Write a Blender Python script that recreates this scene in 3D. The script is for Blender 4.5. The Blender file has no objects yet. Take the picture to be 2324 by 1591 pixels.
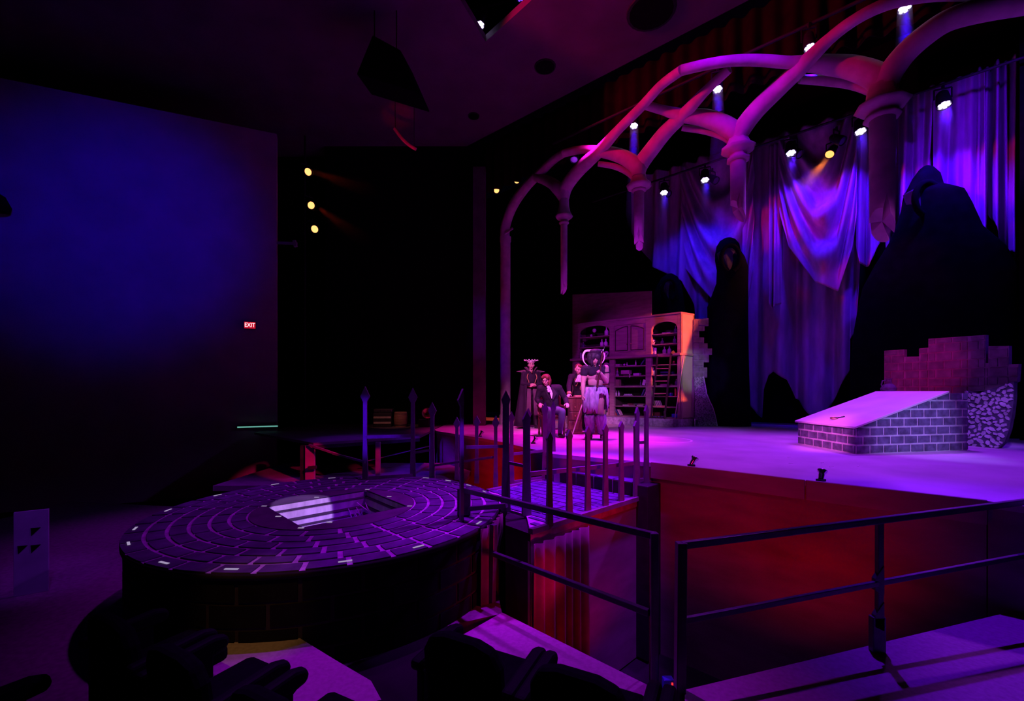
import bpy, bmesh, math, random
from mathutils import Vector, Matrix, Euler, Quaternion
random.seed(7)
S = bpy.context.scene
COL = S.collection
PI = math.pi
# ------------------------------------------------------------------ camera, world, exposure
F, HZ, CX, CH = 1000.0, 890.0, 1162.0, 0.97          # focal (px of a 2324 wide frame), horizon row, centre column, eye above the stage
cd = bpy.data.cameras.new('camera'); cam = bpy.data.objects.new('camera', cd); COL.objects.link(cam)
cam.location = (0, 0, CH); cam.rotation_euler = (PI/2, 0, 0)
cd.sensor_fit = 'HORIZONTAL'; cd.sensor_width = 36; cd.lens = 36*F/2324; cd.shift_y = (HZ-795.5)/2324
cd.clip_start = 0.05; cd.clip_end = 200
S.camera = cam
S.view_settings.view_transform = 'Standard'; S.view_settings.look = 'None'
S.view_settings.gamma = 1; S.view_settings.use_curve_mapping = False
S.view_settings.exposure = 0.0
wd = bpy.data.worlds.new('world'); S.world = wd; wd.use_nodes = True
wd.node_tree.nodes['Background'].inputs[0].default_value = (0.01, 0.008, 0.06, 1)
wd.node_tree.nodes['Background'].inputs[1].default_value = 0.018
try:
    S.cycles.use_denoising = True
    S.cycles.max_bounces = 4; S.cycles.diffuse_bounces = 1; S.cycles.volume_bounces = 0; S.cycles.sample_clamp_indirect = 4
    S.cycles.caustics_reflective = False; S.cycles.caustics_refractive = False
except Exception:
    pass

def P(px, py, Y):                     # a photograph pixel at a real depth Y
    return Vector(((px-CX)*Y/F, Y, CH+(HZ-py)*Y/F))
def G(px, py, z=0.0):                 # a photograph pixel on the level plane z
    Y = F*(CH-z)/(py-HZ)
    return Vector(((px-CX)*Y/F, Y, z))

def spot(name, loc, aim, col, power, angle=40, blend=0.3, radius=0.06, parent=None):
    l = bpy.data.lights.new(name, 'SPOT'); o = bpy.data.objects.new(name, l); COL.objects.link(o)
    l.color = col; l.energy = power; l.spot_size = math.radians(angle); l.spot_blend = blend; l.shadow_soft_size = radius
    loc = Vector(loc); d = Vector(aim)-loc
    o.rotation_euler = d.to_track_quat('-Z', 'Y').to_euler()
    o.location = loc
    return o
VIO = (0.36, 0.03, 1.0); BLU = (0.05, 0.0, 1.0); MAG = (1.0, 0.01, 0.62); RED = (1.0, 0.0, 0.012); ORA = (1.0, 0.17, 0.03); PNK = (1.0, 0.02, 0.28); PUR = (0.5, 0.01, 1.0)
# unseen spots: stage washes read from the light, plus ones added for single objects
spot('stage_wash_violet', (7.4, 8.6, 6.0), (4.4, 7.2, 0), (0.36, 0.028, 1.0), 1750, 92, 0.9, 0.15)
spot('stage_wash_violet', (3.6, 10.6, 8.2), (3.3, 8.6, 0), (0.48, 0.028, 1.0), 1500, 50, 0.9, 0.15)
spot('stage_wash_blue', (9.4, 6.4, 8.0), (7.6, 6.0, 0), (0.12, 0.0, 1.0), 900, 56, 0.9, 0.15)
spot('stage_wash_magenta', (1.4, 9.4, 8.0), (1.55, 9.5, 0.0), (1.0, 0.006, 0.72), 4600, 34, 0.8, 0.15)
spot('stage_wash_magenta', (-1.0, 9.8, 7.6), (-0.7, 11.3, 0), (1.0, 0.006, 0.42), 1700, 30, 0.9, 0.15)
spot('actor_special', (-1.0, 2.0, 6.0), (0.95, 10.8, 1.25), (1.0, 0.17, 0.85), 5600, 19, 0.7, 0.1)
spot('stage_wash_violet', (3.6, 3.6, 7.6), (3.5, 6.5, 0), (0.38, 0.028, 1.0), 950, 40, 0.9, 0.15)
spot('picket_red', (2.4, 1.2, 0.9), (1.0, 5.3, 0.0), (1.0, 0.0, 0.04), 320, 24, 0.8, 0.1)
spot('crypt_pink', (0.8, 4.6, 2.6), (5.4, 7.6, 0.2), (1.0, 0.13, 0.85), 1700, 12, 0.7, 0.1)
spot('crypt_blue', (7.0, 2.4, 2.4), (6.5, 7.1, 0.35), (0.34, 0.24, 1.0), 850, 24, 0.8, 0.1)
spot('bookcase_front_purple', (-0.5, 2.5, 6.5), (3.4, 13.2, 1.7), (0.55, 0.012, 1.0), 2300, 22, 0.8, 0.1)
spot('bookcase_plinth_fill', (3.2, 6.0, 3.0), (3.4, 12.6, 0.4), (0.75, 0.5, 1.0), 260, 20, 0.8, 0.1)
spot('bookcase_side_orange', (11.1, 5.0, 5.5), (4.9, 12.2, 2.5), (1.0, 0.085, 0.05), 17000, 18, 0.1, 0.015)
spot('bookcase_side_green_fill', (9.2, 6.4, 4.6), (5.0, 12.45, 1.6), (0.42, 0.85, 0.28), 560, 9, 0.5, 0.05)  # unseen fill spot, tinted green for the panel tone
spot('ruin_left_violet', (2.6, 4.4, 5.4), (5.45, 12.6, 1.5), (0.34, 0.06, 1.0), 1700, 9, 0.6, 0.05)
spot('side_prop_light', (-3.0, 9.6, 2.4), (-3.3, 12.4, 0.25), (1.0, 0.3, 0.28), 60, 26, 0.8, 0.05)
spot('arch_wash_pink', (-4.5, 6.0, 7.9), (3.6, 8.6, 7.8), (1.0, 0.004, 0.16), 2300, 38, 0.4, 0.2)
spot('drape_right_violet', (7.6, 5.6, 6.6), (11.0, 9.9, 6.4), (0.14, 0.0, 1.0), 900, 46, 0.8, 0.1)
spot('arch_wash_purple', (0.5, 3.0, 3.4), (4.2, 7.9, 5.9), (1.0, 0.0, 0.8), 45, 40, 0.8, 0.2)
spot('ruin_magenta', (1.5, 3.0, 4.5), (7.9, 8.6, 1.5), (1.0, 0.0, 0.30), 1300, 11, 0.9, 0.1)
spot('crypt_violet', (4.6, 3.2, 7.5), (6.2, 7.8, 0.5), (0.7, 0.06, 1.0), 1100, 22, 0.6, 0.1)
spot('flint_blue', (4.5, 3.5, 4.5), (8.35, 7.7, 0.45), (0.34, 0.10, 1.0), 1200, 10, 0.7, 0.1)
spot('actor_violet', (1.6, 3.6, 5.0), (1.5, 9.4, 1.0), (0.6, 0.15, 1.0), 2600, 12, 0.7, 0.1)
spot('disc_purple', (-1.2, 6.6, 8.0), (-2.1, 5.5, -0.45), (0.44, 0.0, 0.9), 1150, 38, 0.9, 0.1)
spot('disc_violet', (2.4, 6.4, 7.2), (0.1, 6.0, -0.45), (0.40, 0.004, 1.0), 4600, 34, 0.9, 0.1)
spot('walkway_violet', (1.6, 4.8, 7.6), (0.8, 6.0, -0.45), (0.34, 0.004, 1.0), 6400, 19, 0.7, 0.08)
spot('trap_violet', (0.0, 2.75, 3.6), (-2.74, 5.72, -0.66), (0.55, 0.28, 1.0), 2300, 8.0, 0.2, 0.02)
spot('trap_blue', (-1.75, 5.1, -0.9), (-2.3, 5.6, -1.3), (0.12, 0.0, 1.0), 26, 120, 0.9, 0.03)
spot('pit_red', (2.35, 3.5, -1.25), (3.05, 4.9, -0.45), RED, 30, 100, 1.0, 0.15)
spot('pit_red', (1.35, 4.5, -2.2), (1.0, 5.3, -0.6), RED, 10, 120, 1.0, 0.15)
spot('pit_red', (0.3, 4.1, -2.0), (0.35, 4.75, -0.9), RED, 8, 120, 1.0, 0.1)
spot('pit_red', (-0.9, 7.3, -1.1), (-0.2, 9.0, -0.35), RED, 60, 110, 1.0, 0.1)
spot('pit_red', (0.9, 4.0, -0.9), (-0.3, 4.9, -1.0), (1.0, 0.0, 0.14), 26, 70, 1.0, 0.1)
spot('lip_pink', (0.6, 1.2, 3.4), (2.4, 5.8, -0.1), (1.0, 0.0, 0.16), 170, 26, 0.9, 0.1)
spot('left_wall_blue', (-2.5, 1.0, 6.5), (-8.6, 9.8, 4.7), (0.01, 0.0, 1.0), 1250, 34, 1.0, 0.4)
spot('aisle_purple', (-1.0, 5.5, 8.0), (-0.2, 2.9, -1.25), (0.42, 0.003, 1.0), 2100, 30, 0.8, 0.05)
spot('aisle_violet', (3.6, 5.4, 5.0), (4.0, 3.1, -0.93), (0.14, 0.0, 1.0), 1300, 42, 0.9, 0.04)
spot('aisle_amber', (-0.8, 0.2, 5.5), (-2.1, 3.62, -1.0), (1.0, 0.42, 0.14), 330, 9, 0.8, 0.05)
spot('left_aisle_purple', (-3.0, 6.5, 6.5), (-5.2, 6.8, -1.25), (0.36, 0.0, 0.9), 760, 36, 0.9, 0.1)
spot('board_blue', (-3.0, 2.6, 3.5), (-5.3, 4.9, -0.6), (0.25, 0.02, 1.0), 150, 16, 0.8, 0.05)
spot('picket_blue', (-3.2, 1.0, 2.6), (-2.35, 7.1, 0.4), (0.1, 0.0, 1.0), 2600, 9, 0.7, 0.05)
spot('picket_blue', (-2.6, 1.0, 2.4), (-0.55, 4.85, 0.45), (0.2, 0.0, 1.0), 1500, 4.5, 0.7, 0.05)
spot('side_deck_blue', (-2.6, 8.0, 5.5), (-3.3, 9.3, -0.75), (0.22, 0.0, 1.0), 420, 24, 0.9, 0.1)
spot('side_deck_red', (-2.2, 6.6, 0.6), (-3.9, 8.45, -0.38), (1.0, 0.0, 0.14), 300, 17, 0.5, 0.03)
spot('side_deck_red', (-1.8, 7.4, 0.4), (-2.77, 9.05, -0.42), (1.0, 0.0, 0.14), 90, 14, 0.5, 0.03)
spot('ceiling_magenta', (3.0, 6.0, 1.5), (1.0, 9.6, 8.6), (1.0, 0.0, 0.9), 50, 50, 0.9, 0.3)
spot('ceiling_red', (-1.5, 5.0, 2.0), (-2.4, 9.6, 8.6), (1.0, 0.0, 0.02), 14, 60, 0.9, 0.3)
spot('valance_red', (0.0, 5.0, 3.0), (2.0, 10.4, 7.9), (1.0, 0.0, 0.03), 60, 30, 0.9, 0.3)
spot('leg_blue', (-2.4, 7.0, 5.0), (-0.4, 13.2, 2.6), (0.12, 0.0, 1.0), 300, 20, 0.8, 0.1)
spot('drape_front_purple', (2.5, 5.5, 7.2), (7.4, 13.2, 4.0), (0.22, 0.0, 1.0), 420, 46, 0.8, 0.2)

# ------------------------------------------------------------------ materials
MATS = {}
def mat(name, col, rough=0.7, var=0.25, scale=6.0, metal=0.0, bump=0.0, spec=0.3, col2=None, stretch=None):
    if name in MATS: return MATS[name]
    m = bpy.data.materials.new(name); m.use_nodes = True; nt = m.node_tree; b = nt.nodes['Principled BSDF']
    b.inputs['Roughness'].default_value = rough; b.inputs['Metallic'].default_value = metal
    b.inputs['Specular IOR Level'].default_value = spec
    tc = nt.nodes.new('ShaderNodeTexCoord'); n = nt.nodes.new('ShaderNodeTexNoise')
    n.inputs['Scale'].default_value = scale; n.inputs['Detail'].default_value = 4
    if stretch:
        mp = nt.nodes.new('ShaderNodeMapping'); mp.inputs['Scale'].default_value = stretch
        nt.links.new(tc.outputs['Object'], mp.inputs[0]); nt.links.new(mp.outputs[0], n.inputs['Vector'])
    else:
        nt.links.new(tc.outputs['Object'], n.inputs['Vector'])
    r = nt.nodes.new('ShaderNodeValToRGB')
    a = [max(0, c*(1-var)) for c in col]; c2 = col2 or [min(1, c*(1+var)) for c in col]
    r.color_ramp.elements[0].color = (*a, 1); r.color_ramp.elements[1].color = (*c2, 1)
    r.color_ramp.elements[0].position = 0.32; r.color_ramp.elements[1].position = 0.68
    nt.links.new(n.outputs['Fac'], r.inputs[0]); nt.links.new(r.outputs[0], b.inputs['Base Color'])
    if bump:
        bp = nt.nodes.new('ShaderNodeBump'); bp.inputs['Strength'].default_value = bump; bp.inputs['Distance'].default_value = 0.01
        nt.links.new(n.outputs['Fac'], bp.inputs['Height']); nt.links.new(bp.outputs[0], b.inputs['Normal'])
    MATS[name] = m; return m
def emit(name, col, strength):
    if name in MATS: return MATS[name]
    m = bpy.data.materials.new(name); m.use_nodes = True; nt = m.node_tree; b = nt.nodes['Principled BSDF']
    b.inputs['Base Color'].default_value = (0.02, 0.02, 0.02, 1)
    b.inputs['Emission Color'].default_value = (*col, 1); b.inputs['Emission Strength'].default_value = strength
    MATS[name] = m; return m
def glass(name, col, rough=0.08):
    if name in MATS: return MATS[name]
    m = bpy.data.materials.new(name); m.use_nodes = True; b = m.node_tree.nodes['Principled BSDF']
    b.inputs['Base Color'].default_value = (*col, 1); b.inputs['Roughness'].default_value = rough
    b.inputs['Transmission Weight'].default_value = 0.45; b.inputs['IOR'].default_value = 1.45
    MATS[name] = m; return m
def hazemat(name, col, dens):
    if name in MATS: return MATS[name]
    m = bpy.data.materials.new(name); m.use_nodes = True; nt = m.node_tree
    nt.nodes.remove(nt.nodes['Principled BSDF'])
    v = nt.nodes.new('ShaderNodeVolumeScatter'); v.inputs['Color'].default_value = (*col, 1); v.inputs['Density'].default_value = dens
    tc = nt.nodes.new('ShaderNodeTexCoord'); sx = nt.nodes.new('ShaderNodeSeparateXYZ'); pw = nt.nodes.new('ShaderNodeMath'); pw.operation = 'POWER'; ml = nt.nodes.new('ShaderNodeMath'); ml.operation = 'MULTIPLY'
    pw.inputs[1].default_value = 1.8; ml.inputs[1].default_value = dens*1.6      # the haze thins out towards the far end of the beam
    nt.links.new(tc.outputs['Generated'], sx.inputs[0]); nt.links.new(sx.outputs['Z'], pw.inputs[0]); nt.links.new(pw.outputs[0], ml.inputs[0]); nt.links.new(ml.outputs[0], v.inputs['Density'])
    nt.links.new(v.outputs[0], nt.nodes['Material Output'].inputs['Volume'])
    MATS[name] = m; return m

M_STAGE = mat('stage_paint', (0.50, 0.47, 0.50), 0.62, 0.14, 1.3, bump=0.05)
M_BLACK = mat('black_masking', (0.006, 0.006, 0.007), 0.95, 0.3, 8, spec=0.05)
M_BLACKP = mat('black_paint', (0.02, 0.02, 0.022), 0.6, 0.3, 8, spec=0.3)
M_FASC = mat('fascia_board', (0.30, 0.26, 0.24), 0.75, 0.22, 1.6, stretch=(1, 1, 3))
M_MORT = mat('pale_joint_paint', (0.42, 0.36, 0.42), 0.8, 0.3, 9)
M_DBRICK = mat('dark_painted_brick', (0.085, 0.06, 0.12), 0.8, 0.35, 5)
M_WBRICK = mat('walkway_brick', (0.085, 0.06, 0.17), 0.8, 0.3, 6)
M_DPLAIN = mat('trap_surround_paint', (0.075, 0.06, 0.075), 0.8, 0.25, 4)
M_SKIRT = mat('skirt_paint', (0.02, 0.016, 0.018), 0.9, 0.3, 6)
M_SKBRICK = mat('skirt_brick', (0.008, 0.007, 0.008), 0.9, 0.3, 6, spec=0.1)
M_SKJOINT = mat('skirt_joint', (0.035, 0.024, 0.028), 0.9, 0.3, 6)
M_TAPE = mat('white_tape', (0.85, 0.85, 0.85), 0.5, 0.05, 20)
M_GLOW = emit('emissive_tape', (0.75, 0.6, 1.0), 0.45)  # white tape given violet emission to show brighter
M_PALEWOOD = mat('pale_trap_wood', (0.62, 0.58, 0.55), 0.6, 0.2, 3, stretch=(6, 1, 1), bump=0.1)
M_STEEL = mat('black_rail_steel', (0.09, 0.085, 0.11), 0.35, 0.2, 12, metal=0.2, spec=0.6)
M_PICK = mat('picket_paint', (0.16, 0.15, 0.17), 0.55, 0.15, 9, spec=0.4)
M_ARCH = mat('plaster_stone', (0.50, 0.44, 0.42), 0.85, 0.18, 4, bump=0.25)
M_RUIN = mat('ruin_brick', (0.17, 0.15, 0.16), 0.85, 0.35, 7, bump=0.2)
M_RUINJ = mat('ruin_joint', (0.27, 0.22, 0.25), 0.85, 0.25, 7)
M_CRB = mat('crypt_brick', (0.12, 0.12, 0.17), 0.85, 0.4, 9, bump=0.2)
M_CRJ = mat('crypt_joint', (0.62, 0.58, 0.62), 0.85, 0.2, 9)
M_LID = mat('crypt_lid_paint', (0.66, 0.60, 0.62), 0.6, 0.1, 2, bump=0.05)
M_FLINT = mat('flint_stone', (0.55, 0.52, 0.58), 0.7, 0.35, 8, bump=0.2)
M_FLINTB = mat('flint_bed', (0.09, 0.08, 0.12), 0.9, 0.3, 8)
M_BUTT = mat('buttress_stipple', (0.10, 0.09, 0.11), 0.85, 0.6, 40, col2=(0.42, 0.40, 0.44))
M_EDGE = mat('pale_edge_line', (0.75, 0.72, 0.75), 0.6, 0.1, 9)
M_DRAPE = mat('gauze_drape', (0.46, 0.42, 0.50), 0.85, 0.22, 2.0, stretch=(3, 3, 0.6))
M_ROBE = mat('black_robe_cloth', (0.004, 0.005, 0.008), 0.95, 0.3, 5, spec=0.05)
M_HOODF = mat('shrouded_face_cloth', (0.05, 0.05, 0.065), 0.9, 0.3, 5)
M_VAL = mat('valance_velvet', (0.013, 0.004, 0.003), 0.95, 0.3, 3, spec=0.1)
M_REDCUR = mat('pit_curtain_cloth', (0.16, 0.11, 0.10), 0.9, 0.25, 4, spec=0.1)
M_CEIL = mat('ceiling_plaster', (0.13, 0.11, 0.12), 0.9, 0.15, 1.5)
M_LWALL = mat('side_wall_plaster', (0.45, 0.42, 0.45), 0.9, 0.12, 1.2)
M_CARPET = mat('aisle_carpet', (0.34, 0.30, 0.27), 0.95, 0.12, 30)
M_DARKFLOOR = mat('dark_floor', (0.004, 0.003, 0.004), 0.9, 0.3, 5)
M_SEAT = mat('seat_fabric', (0.004, 0.004, 0.005), 0.95, 0.3, 30, spec=0.05)
M_SEATP = mat('seat_arm_plastic', (0.004, 0.004, 0.005), 0.7, 0.2, 30, spec=0.1)
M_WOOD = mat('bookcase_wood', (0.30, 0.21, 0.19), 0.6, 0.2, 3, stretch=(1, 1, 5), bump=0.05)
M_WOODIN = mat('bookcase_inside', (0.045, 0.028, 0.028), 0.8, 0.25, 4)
M_WOODSIDE = mat('bookcase_side_paint', (0.40, 0.39, 0.27), 0.7, 0.1, 3)
M_STONEB = mat('bookcase_plinth_stone', (0.38, 0.37, 0.40), 0.85, 0.35, 14, bump=0.2)
M_DESK = mat('desk_mahogany', (0.10, 0.025, 0.018), 0.4, 0.3, 4, stretch=(6, 1, 1), spec=0.5)
M_BONE = mat('bone', (0.75, 0.72, 0.66), 0.6, 0.12, 18)
M_SOCKET = mat('bone_hollow', (0.02, 0.015, 0.015), 0.9, 0.2, 9)
M_CERAM = mat('white_ceramic', (0.78, 0.76, 0.78), 0.25, 0.05, 9, spec=0.6)
M_PAPER = mat('paper_edges', (0.66, 0.62, 0.55), 0.85, 0.1, 60, stretch=(1, 1, 12))
M_BRASS = mat('old_brass', (0.55, 0.38, 0.14), 0.35, 0.2, 12, metal=0.9)
M_IRON = mat('dark_iron', (0.06, 0.055, 0.06), 0.45, 0.25, 12, metal=0.7)
M_CHROME = mat('chrome', (0.6, 0.6, 0.62), 0.2, 0.1, 12, metal=1.0)
M_GLASSP = glass('clear_glass', (0.75, 0.72, 0.82))
M_GLASSD = glass('dark_glass', (0.22, 0.16, 0.30))
M_SKIN = mat('skin', (0.62, 0.40, 0.32), 0.55, 0.08, 9)
M_CLOTHK = mat('dark_suit_cloth', (0.016, 0.012, 0.02), 0.85, 0.25, 14)
M_CAPE = mat('cape_cloth', (0.020, 0.013, 0.026), 0.85, 0.25, 5)
M_COAT = mat('long_coat_cloth', (0.13, 0.07, 0.10), 0.8, 0.2, 5)
M_TROUS = mat('slate_trouser_cloth', (0.12, 0.13, 0.22), 0.85, 0.15, 10)
M_WHITEC = mat('white_linen', (0.82, 0.80, 0.80), 0.8, 0.06, 20)
M_GOLDT = mat('gold_braid', (0.50, 0.34, 0.12), 0.5, 0.3, 30, metal=0.4)
M_HAIRR = mat('auburn_hair', (0.16, 0.055, 0.03), 0.6, 0.3, 20)
M_HAIRK = mat('black_hair', (0.03, 0.022, 0.035), 0.55, 0.3, 20)
M_FUR = mat('shaggy_fur', (0.52, 0.46, 0.56), 0.95, 0.4, 22, stretch=(1, 1, 0.25), bump=0.8)
M_LEATH = mat('black_leather', (0.02, 0.018, 0.02), 0.4, 0.3, 12, spec=0.5)
M_EYE = mat('eye_white', (0.8, 0.78, 0.76), 0.3, 0.02, 9)
M_LIP = mat('lips', (0.36, 0.10, 0.09), 0.5, 0.1, 9)
M_BLUEB = mat('blue_plastic', (0.05, 0.10, 0.55), 0.4, 0.1, 9)
M_CRATEW = mat('keg_wood', (0.30, 0.16, 0.12), 0.7, 0.25, 4, stretch=(1, 1, 5))
M_TRUNK = mat('trunk_leather', (0.025, 0.02, 0.03), 0.6, 0.25, 8)
M_SLAT = mat('trunk_slat', (0.45, 0.38, 0.33), 0.7, 0.15, 8)
M_CHALK = mat('chalk', (0.85, 0.8, 0.85), 0.9, 0.1, 12)
BOOKC = [mat('book_cloth_red', (0.34, 0.07, 0.06), .7), mat('book_cloth_tan', (0.42, 0.30, 0.2), .7), mat('book_cloth_navy', (0.06, 0.07, 0.2), .7),
         mat('book_cloth_green', (0.12, 0.2, 0.12), .7), mat('book_cloth_cream', (0.62, 0.56, 0.48), .7), mat('book_cloth_orange', (0.62, 0.16, 0.06), .7)]

# ------------------------------------------------------------------ mesh helpers
ROOTM = {}
def tag(o, label=None, cat=None, group=None, kind=None):
    if label: o['label'] = label
    if cat: o['category'] = cat
    if group: o['group'] = group
    if kind: o['kind'] = kind
    return o
def thing(name, label, cat, loc=(0, 0, 0), rotz=0.0, group=None):
    o = bpy.data.objects.new(name, None); COL.objects.link(o); o.empty_display_size = 0.1
    o.location = loc; o.rotation_euler = (0, 0, rotz)
    ROOTM[o] = Matrix.Translation(Vector(loc)) @ Matrix.Rotation(rotz, 4, 'Z')
    return tag(o, label, cat, group)
def frame(d):                                   # rotation whose Z runs along d
    return Vector(d).to_track_quat('Z', 'Y').to_matrix()
class MB:
    def __init__(s): s.v = []; s.f = []; s.sm = []
    def add(s, vs, fs, smooth=False):
        k = len(s.v); s.v += [Vector(v) for v in vs]
        for f in fs: s.f.append([i+k for i in f]); s.sm.append(smooth)
        return s
    def box(s, c, size, rot=None):
        c = Vector(c); hx, hy, hz = [q/2 for q in size]
        vs = [Vector((x, y, z)) for z in (-hz, hz) for y in (-hy, hy) for x in (-hx, hx)]
        if rot is not None: vs = [rot @ v for v in vs]
        return s.add([v+c for v in vs], [(0, 2, 3, 1), (4, 5, 7, 6), (0, 1, 5, 4), (2, 6, 7, 3), (0, 4, 6, 2), (1, 3, 7, 5)])
    def bar(s, a, b, w, t=None, up=None):         # square bar between two points
        a, b = Vector(a), Vector(b); d = b-a; t = t or w
        z = d.normalized(); u = Vector(up or (0, 0, 1)); x = z.cross(u)
        if x.length < 1e-4: x = z.cross(Vector((0, 1, 0)))
        x.normalize(); y = x.cross(z)
        R = Matrix((x, y, z)).transposed()
        return s.box((a+b)/2, (w, t, d.length), R)
    def prism(s, pts, ext):                        # polygon pts (3-D) pushed by ext
        ext = Vector(ext); n = len(pts); a = [Vector(p) for p in pts]; b = [p+ext for p in a]
        return s.add(a+b, [list(range(n))[::-1], list(range(n, 2*n))]+[(i, (i+1) % n, n+(i+1) % n, n+i) for i in range(n)])
    def tube(s, path, rad, seg=12, caps=True):
        path = [Vector(p) for p in path]; n = len(path)
        rad = rad if isinstance(rad, (list, tuple)) else [rad]*n
        vs = []; x = None
        for i, p in enumerate(path):
            d = (path[min(i+1, n-1)]-path[max(i-1, 0)]).normalized()
            if x is None:
                x = d.cross(Vector((0, 0, 1)));
                if x.length < 1e-3: x = d.cross(Vector((0, 1, 0)))
            else: x = x-d*x.dot(d)
            x.normalize(); y = d.cross(x)
            for k in range(seg):
                a = 2*PI*k/seg; vs.append(p+(x*math.cos(a)+y*math.sin(a))*rad[i])
        fs = [(i*seg+k, i*seg+(k+1) % seg, (i+1)*seg+(k+1) % seg, (i+1)*seg+k) for i in range(n-1) for k in range(seg)]
        s.add(vs, fs, True)
        if caps:
            s.add(vs[:seg], [list(range(seg))[::-1]]); s.add(vs[-seg:], [list(range(seg))])
        return s
    def lathe(s, prof, c=(0, 0, 0), seg=20, R=None, caps=True, rfun=None):
        c = Vector(c); vs = []
        for r, z in prof:
            for k in range(seg):
                a = 2*PI*k/seg; q = rfun(a, z) if rfun else 1.0
                v = Vector((r*q*math.cos(a), r*q*math.sin(a), z)); vs.append((R @ v if R else v)+c)
        n = len(prof)
        s.add(vs, [(i*seg+k, i*seg+(k+1) % seg, (i+1)*seg+(k+1) % seg, (i+1)*seg+k) for i in range(n-1) for k in range(seg)], True)
        if caps:
            s.add(vs[:seg], [list(range(seg))[::-1]]); s.add(vs[-seg:], [list(range(seg))])
        return s
    def ell(s, c, r, seg=14, rings=9, R=None):
        c = Vector(c); vs = []
        for i in range(rings+1):
            t = PI*i/rings; z = math.cos(t); q = max(math.sin(t), 1e-3)
            for k in range(seg):
                a = 2*PI*k/seg; v = Vector((r[0]*q*math.cos(a), r[1]*q*math.sin(a), r[2]*z)); vs.append((R @ v if R else v)+c)
        return s.add(vs, [(i*seg+k, (i+1)*seg+k, (i+1)*seg+(k+1) % seg, i*seg+(k+1) % seg) for i in range(rings) for k in range(seg)], True)
    def cap(s, a, b, ra, rb, seg=12):               # tapered capsule
        a, b = Vector(a), Vector(b)
        s.tube([a, b], [ra, rb], seg); s.ell(a, (ra,)*3, seg, 8); s.ell(b, (rb,)*3, seg, 8); return s
    def chain(s, pts, rad):
        for i in range(len(pts)-1): s.cap(pts[i], pts[i+1], rad[i], rad[i+1])
        return s
    def mesh(s, name, material, M=None):
        me = bpy.data.meshes.new(name); vs = [M @ v for v in s.v] if M else s.v
        me.from_pydata([tuple(v) for v in vs], [], s.f); me.polygons.foreach_set('use_smooth', s.sm)
        me.materials.append(material); me.update(); return me
    def build(s, name, material, parent=None, world=False, bevel=0):
        M = ROOTM[parent].inverted() if (world and parent is not None) else None
        o = bpy.data.objects.new(name, s.mesh(name, material, M)); COL.objects.link(o)
        if parent is not None: o.parent = parent; ROOTM[o] = ROOTM.get(parent, Matrix.Identity(4))
        if bevel:
            b = o.modifiers.new('bevel', 'BEVEL'); b.width = bevel; b.segments = 2; b.limit_method = 'ANGLE'
        return o
    def remesh(s, name, material, parent, voxel=0.012, smooth=4, world=False):
        o = s.build(name, material, parent, world)
        r = o.modifiers.new('r', 'REMESH'); r.mode = 'VOXEL'; r.voxel_size = voxel; r.use_smooth_shade = True
        if smooth:
            q = o.modifiers.new('s', 'SMOOTH'); q.factor = 0.5; q.iterations = smooth
        dg = bpy.context.evaluated_depsgraph_get(); me = bpy.data.meshes.new_from_object(o.evaluated_get(dg))
        old = o.data; o.modifiers.clear(); o.data = me; bpy.data.meshes.remove(old)
        me.name = name
        me.polygons.foreach_set('use_smooth', [True]*len(me.polygons))
        if not me.materials: me.materials.append(material)
        return o
def inst(src, name, parent, loc=(0, 0, 0), rot=(0, 0, 0), scale=None, material=None):   # a part that shares a mesh
    o = bpy.data.objects.new(name, src); COL.objects.link(o); o.parent = parent; o.location = loc; o.rotation_euler = rot
    if scale: o.scale = scale
    return o
def copy_tree(o, parent=None, **k):
    c = o.copy(); COL.objects.link(c)
    if parent is not None: c.parent = parent
    for ch in list(o.children): copy_tree(ch, c)
    return c
def struct(o): o['kind'] = 'structure'; return o
def smooth_path(pts, n=8):
    pts = [Vector(p) for p in pts]; out = []
    for i in range(len(pts)-1):
        p0, p1, p2, p3 = pts[max(i-1, 0)], pts[i], pts[i+1], pts[min(i+2, len(pts)-1)]
        for j in range(n):
            t = j/n
            out.append(0.5*((2*p1)+(p2-p0)*t+(2*p0-5*p1+4*p2-p3)*t*t+(3*p1-p0-3*p2+p3)*t**3))
    out.append(pts[-1]); return out
def clip(poly, half):                                # convex clip: half = list of (point2, inward normal2)
    for (p, n) in half:
        out = []
        for i in range(len(poly)):
            a, b = poly[i], poly[(i+1) % len(poly)]
            da = (a[0]-p[0])*n[0]+(a[1]-p[1])*n[1]; db = (b[0]-p[0])*n[0]+(b[1]-p[1])*n[1]
            if da >= 0: out.append(a)
            if da*db < 0:
                t = da/(da-db); out.append((a[0]+(b[0]-a[0])*t, a[1]+(b[1]-a[1])*t))
        poly = out
        if len(poly) < 3: return []
    return poly
def halves(poly):
    out = []; n = len(poly)
    for i in range(n):
        a, b = poly[i], poly[(i+1) % n]; out.append((a, (-(b[1]-a[1]), b[0]-a[0])))
    return out
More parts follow.
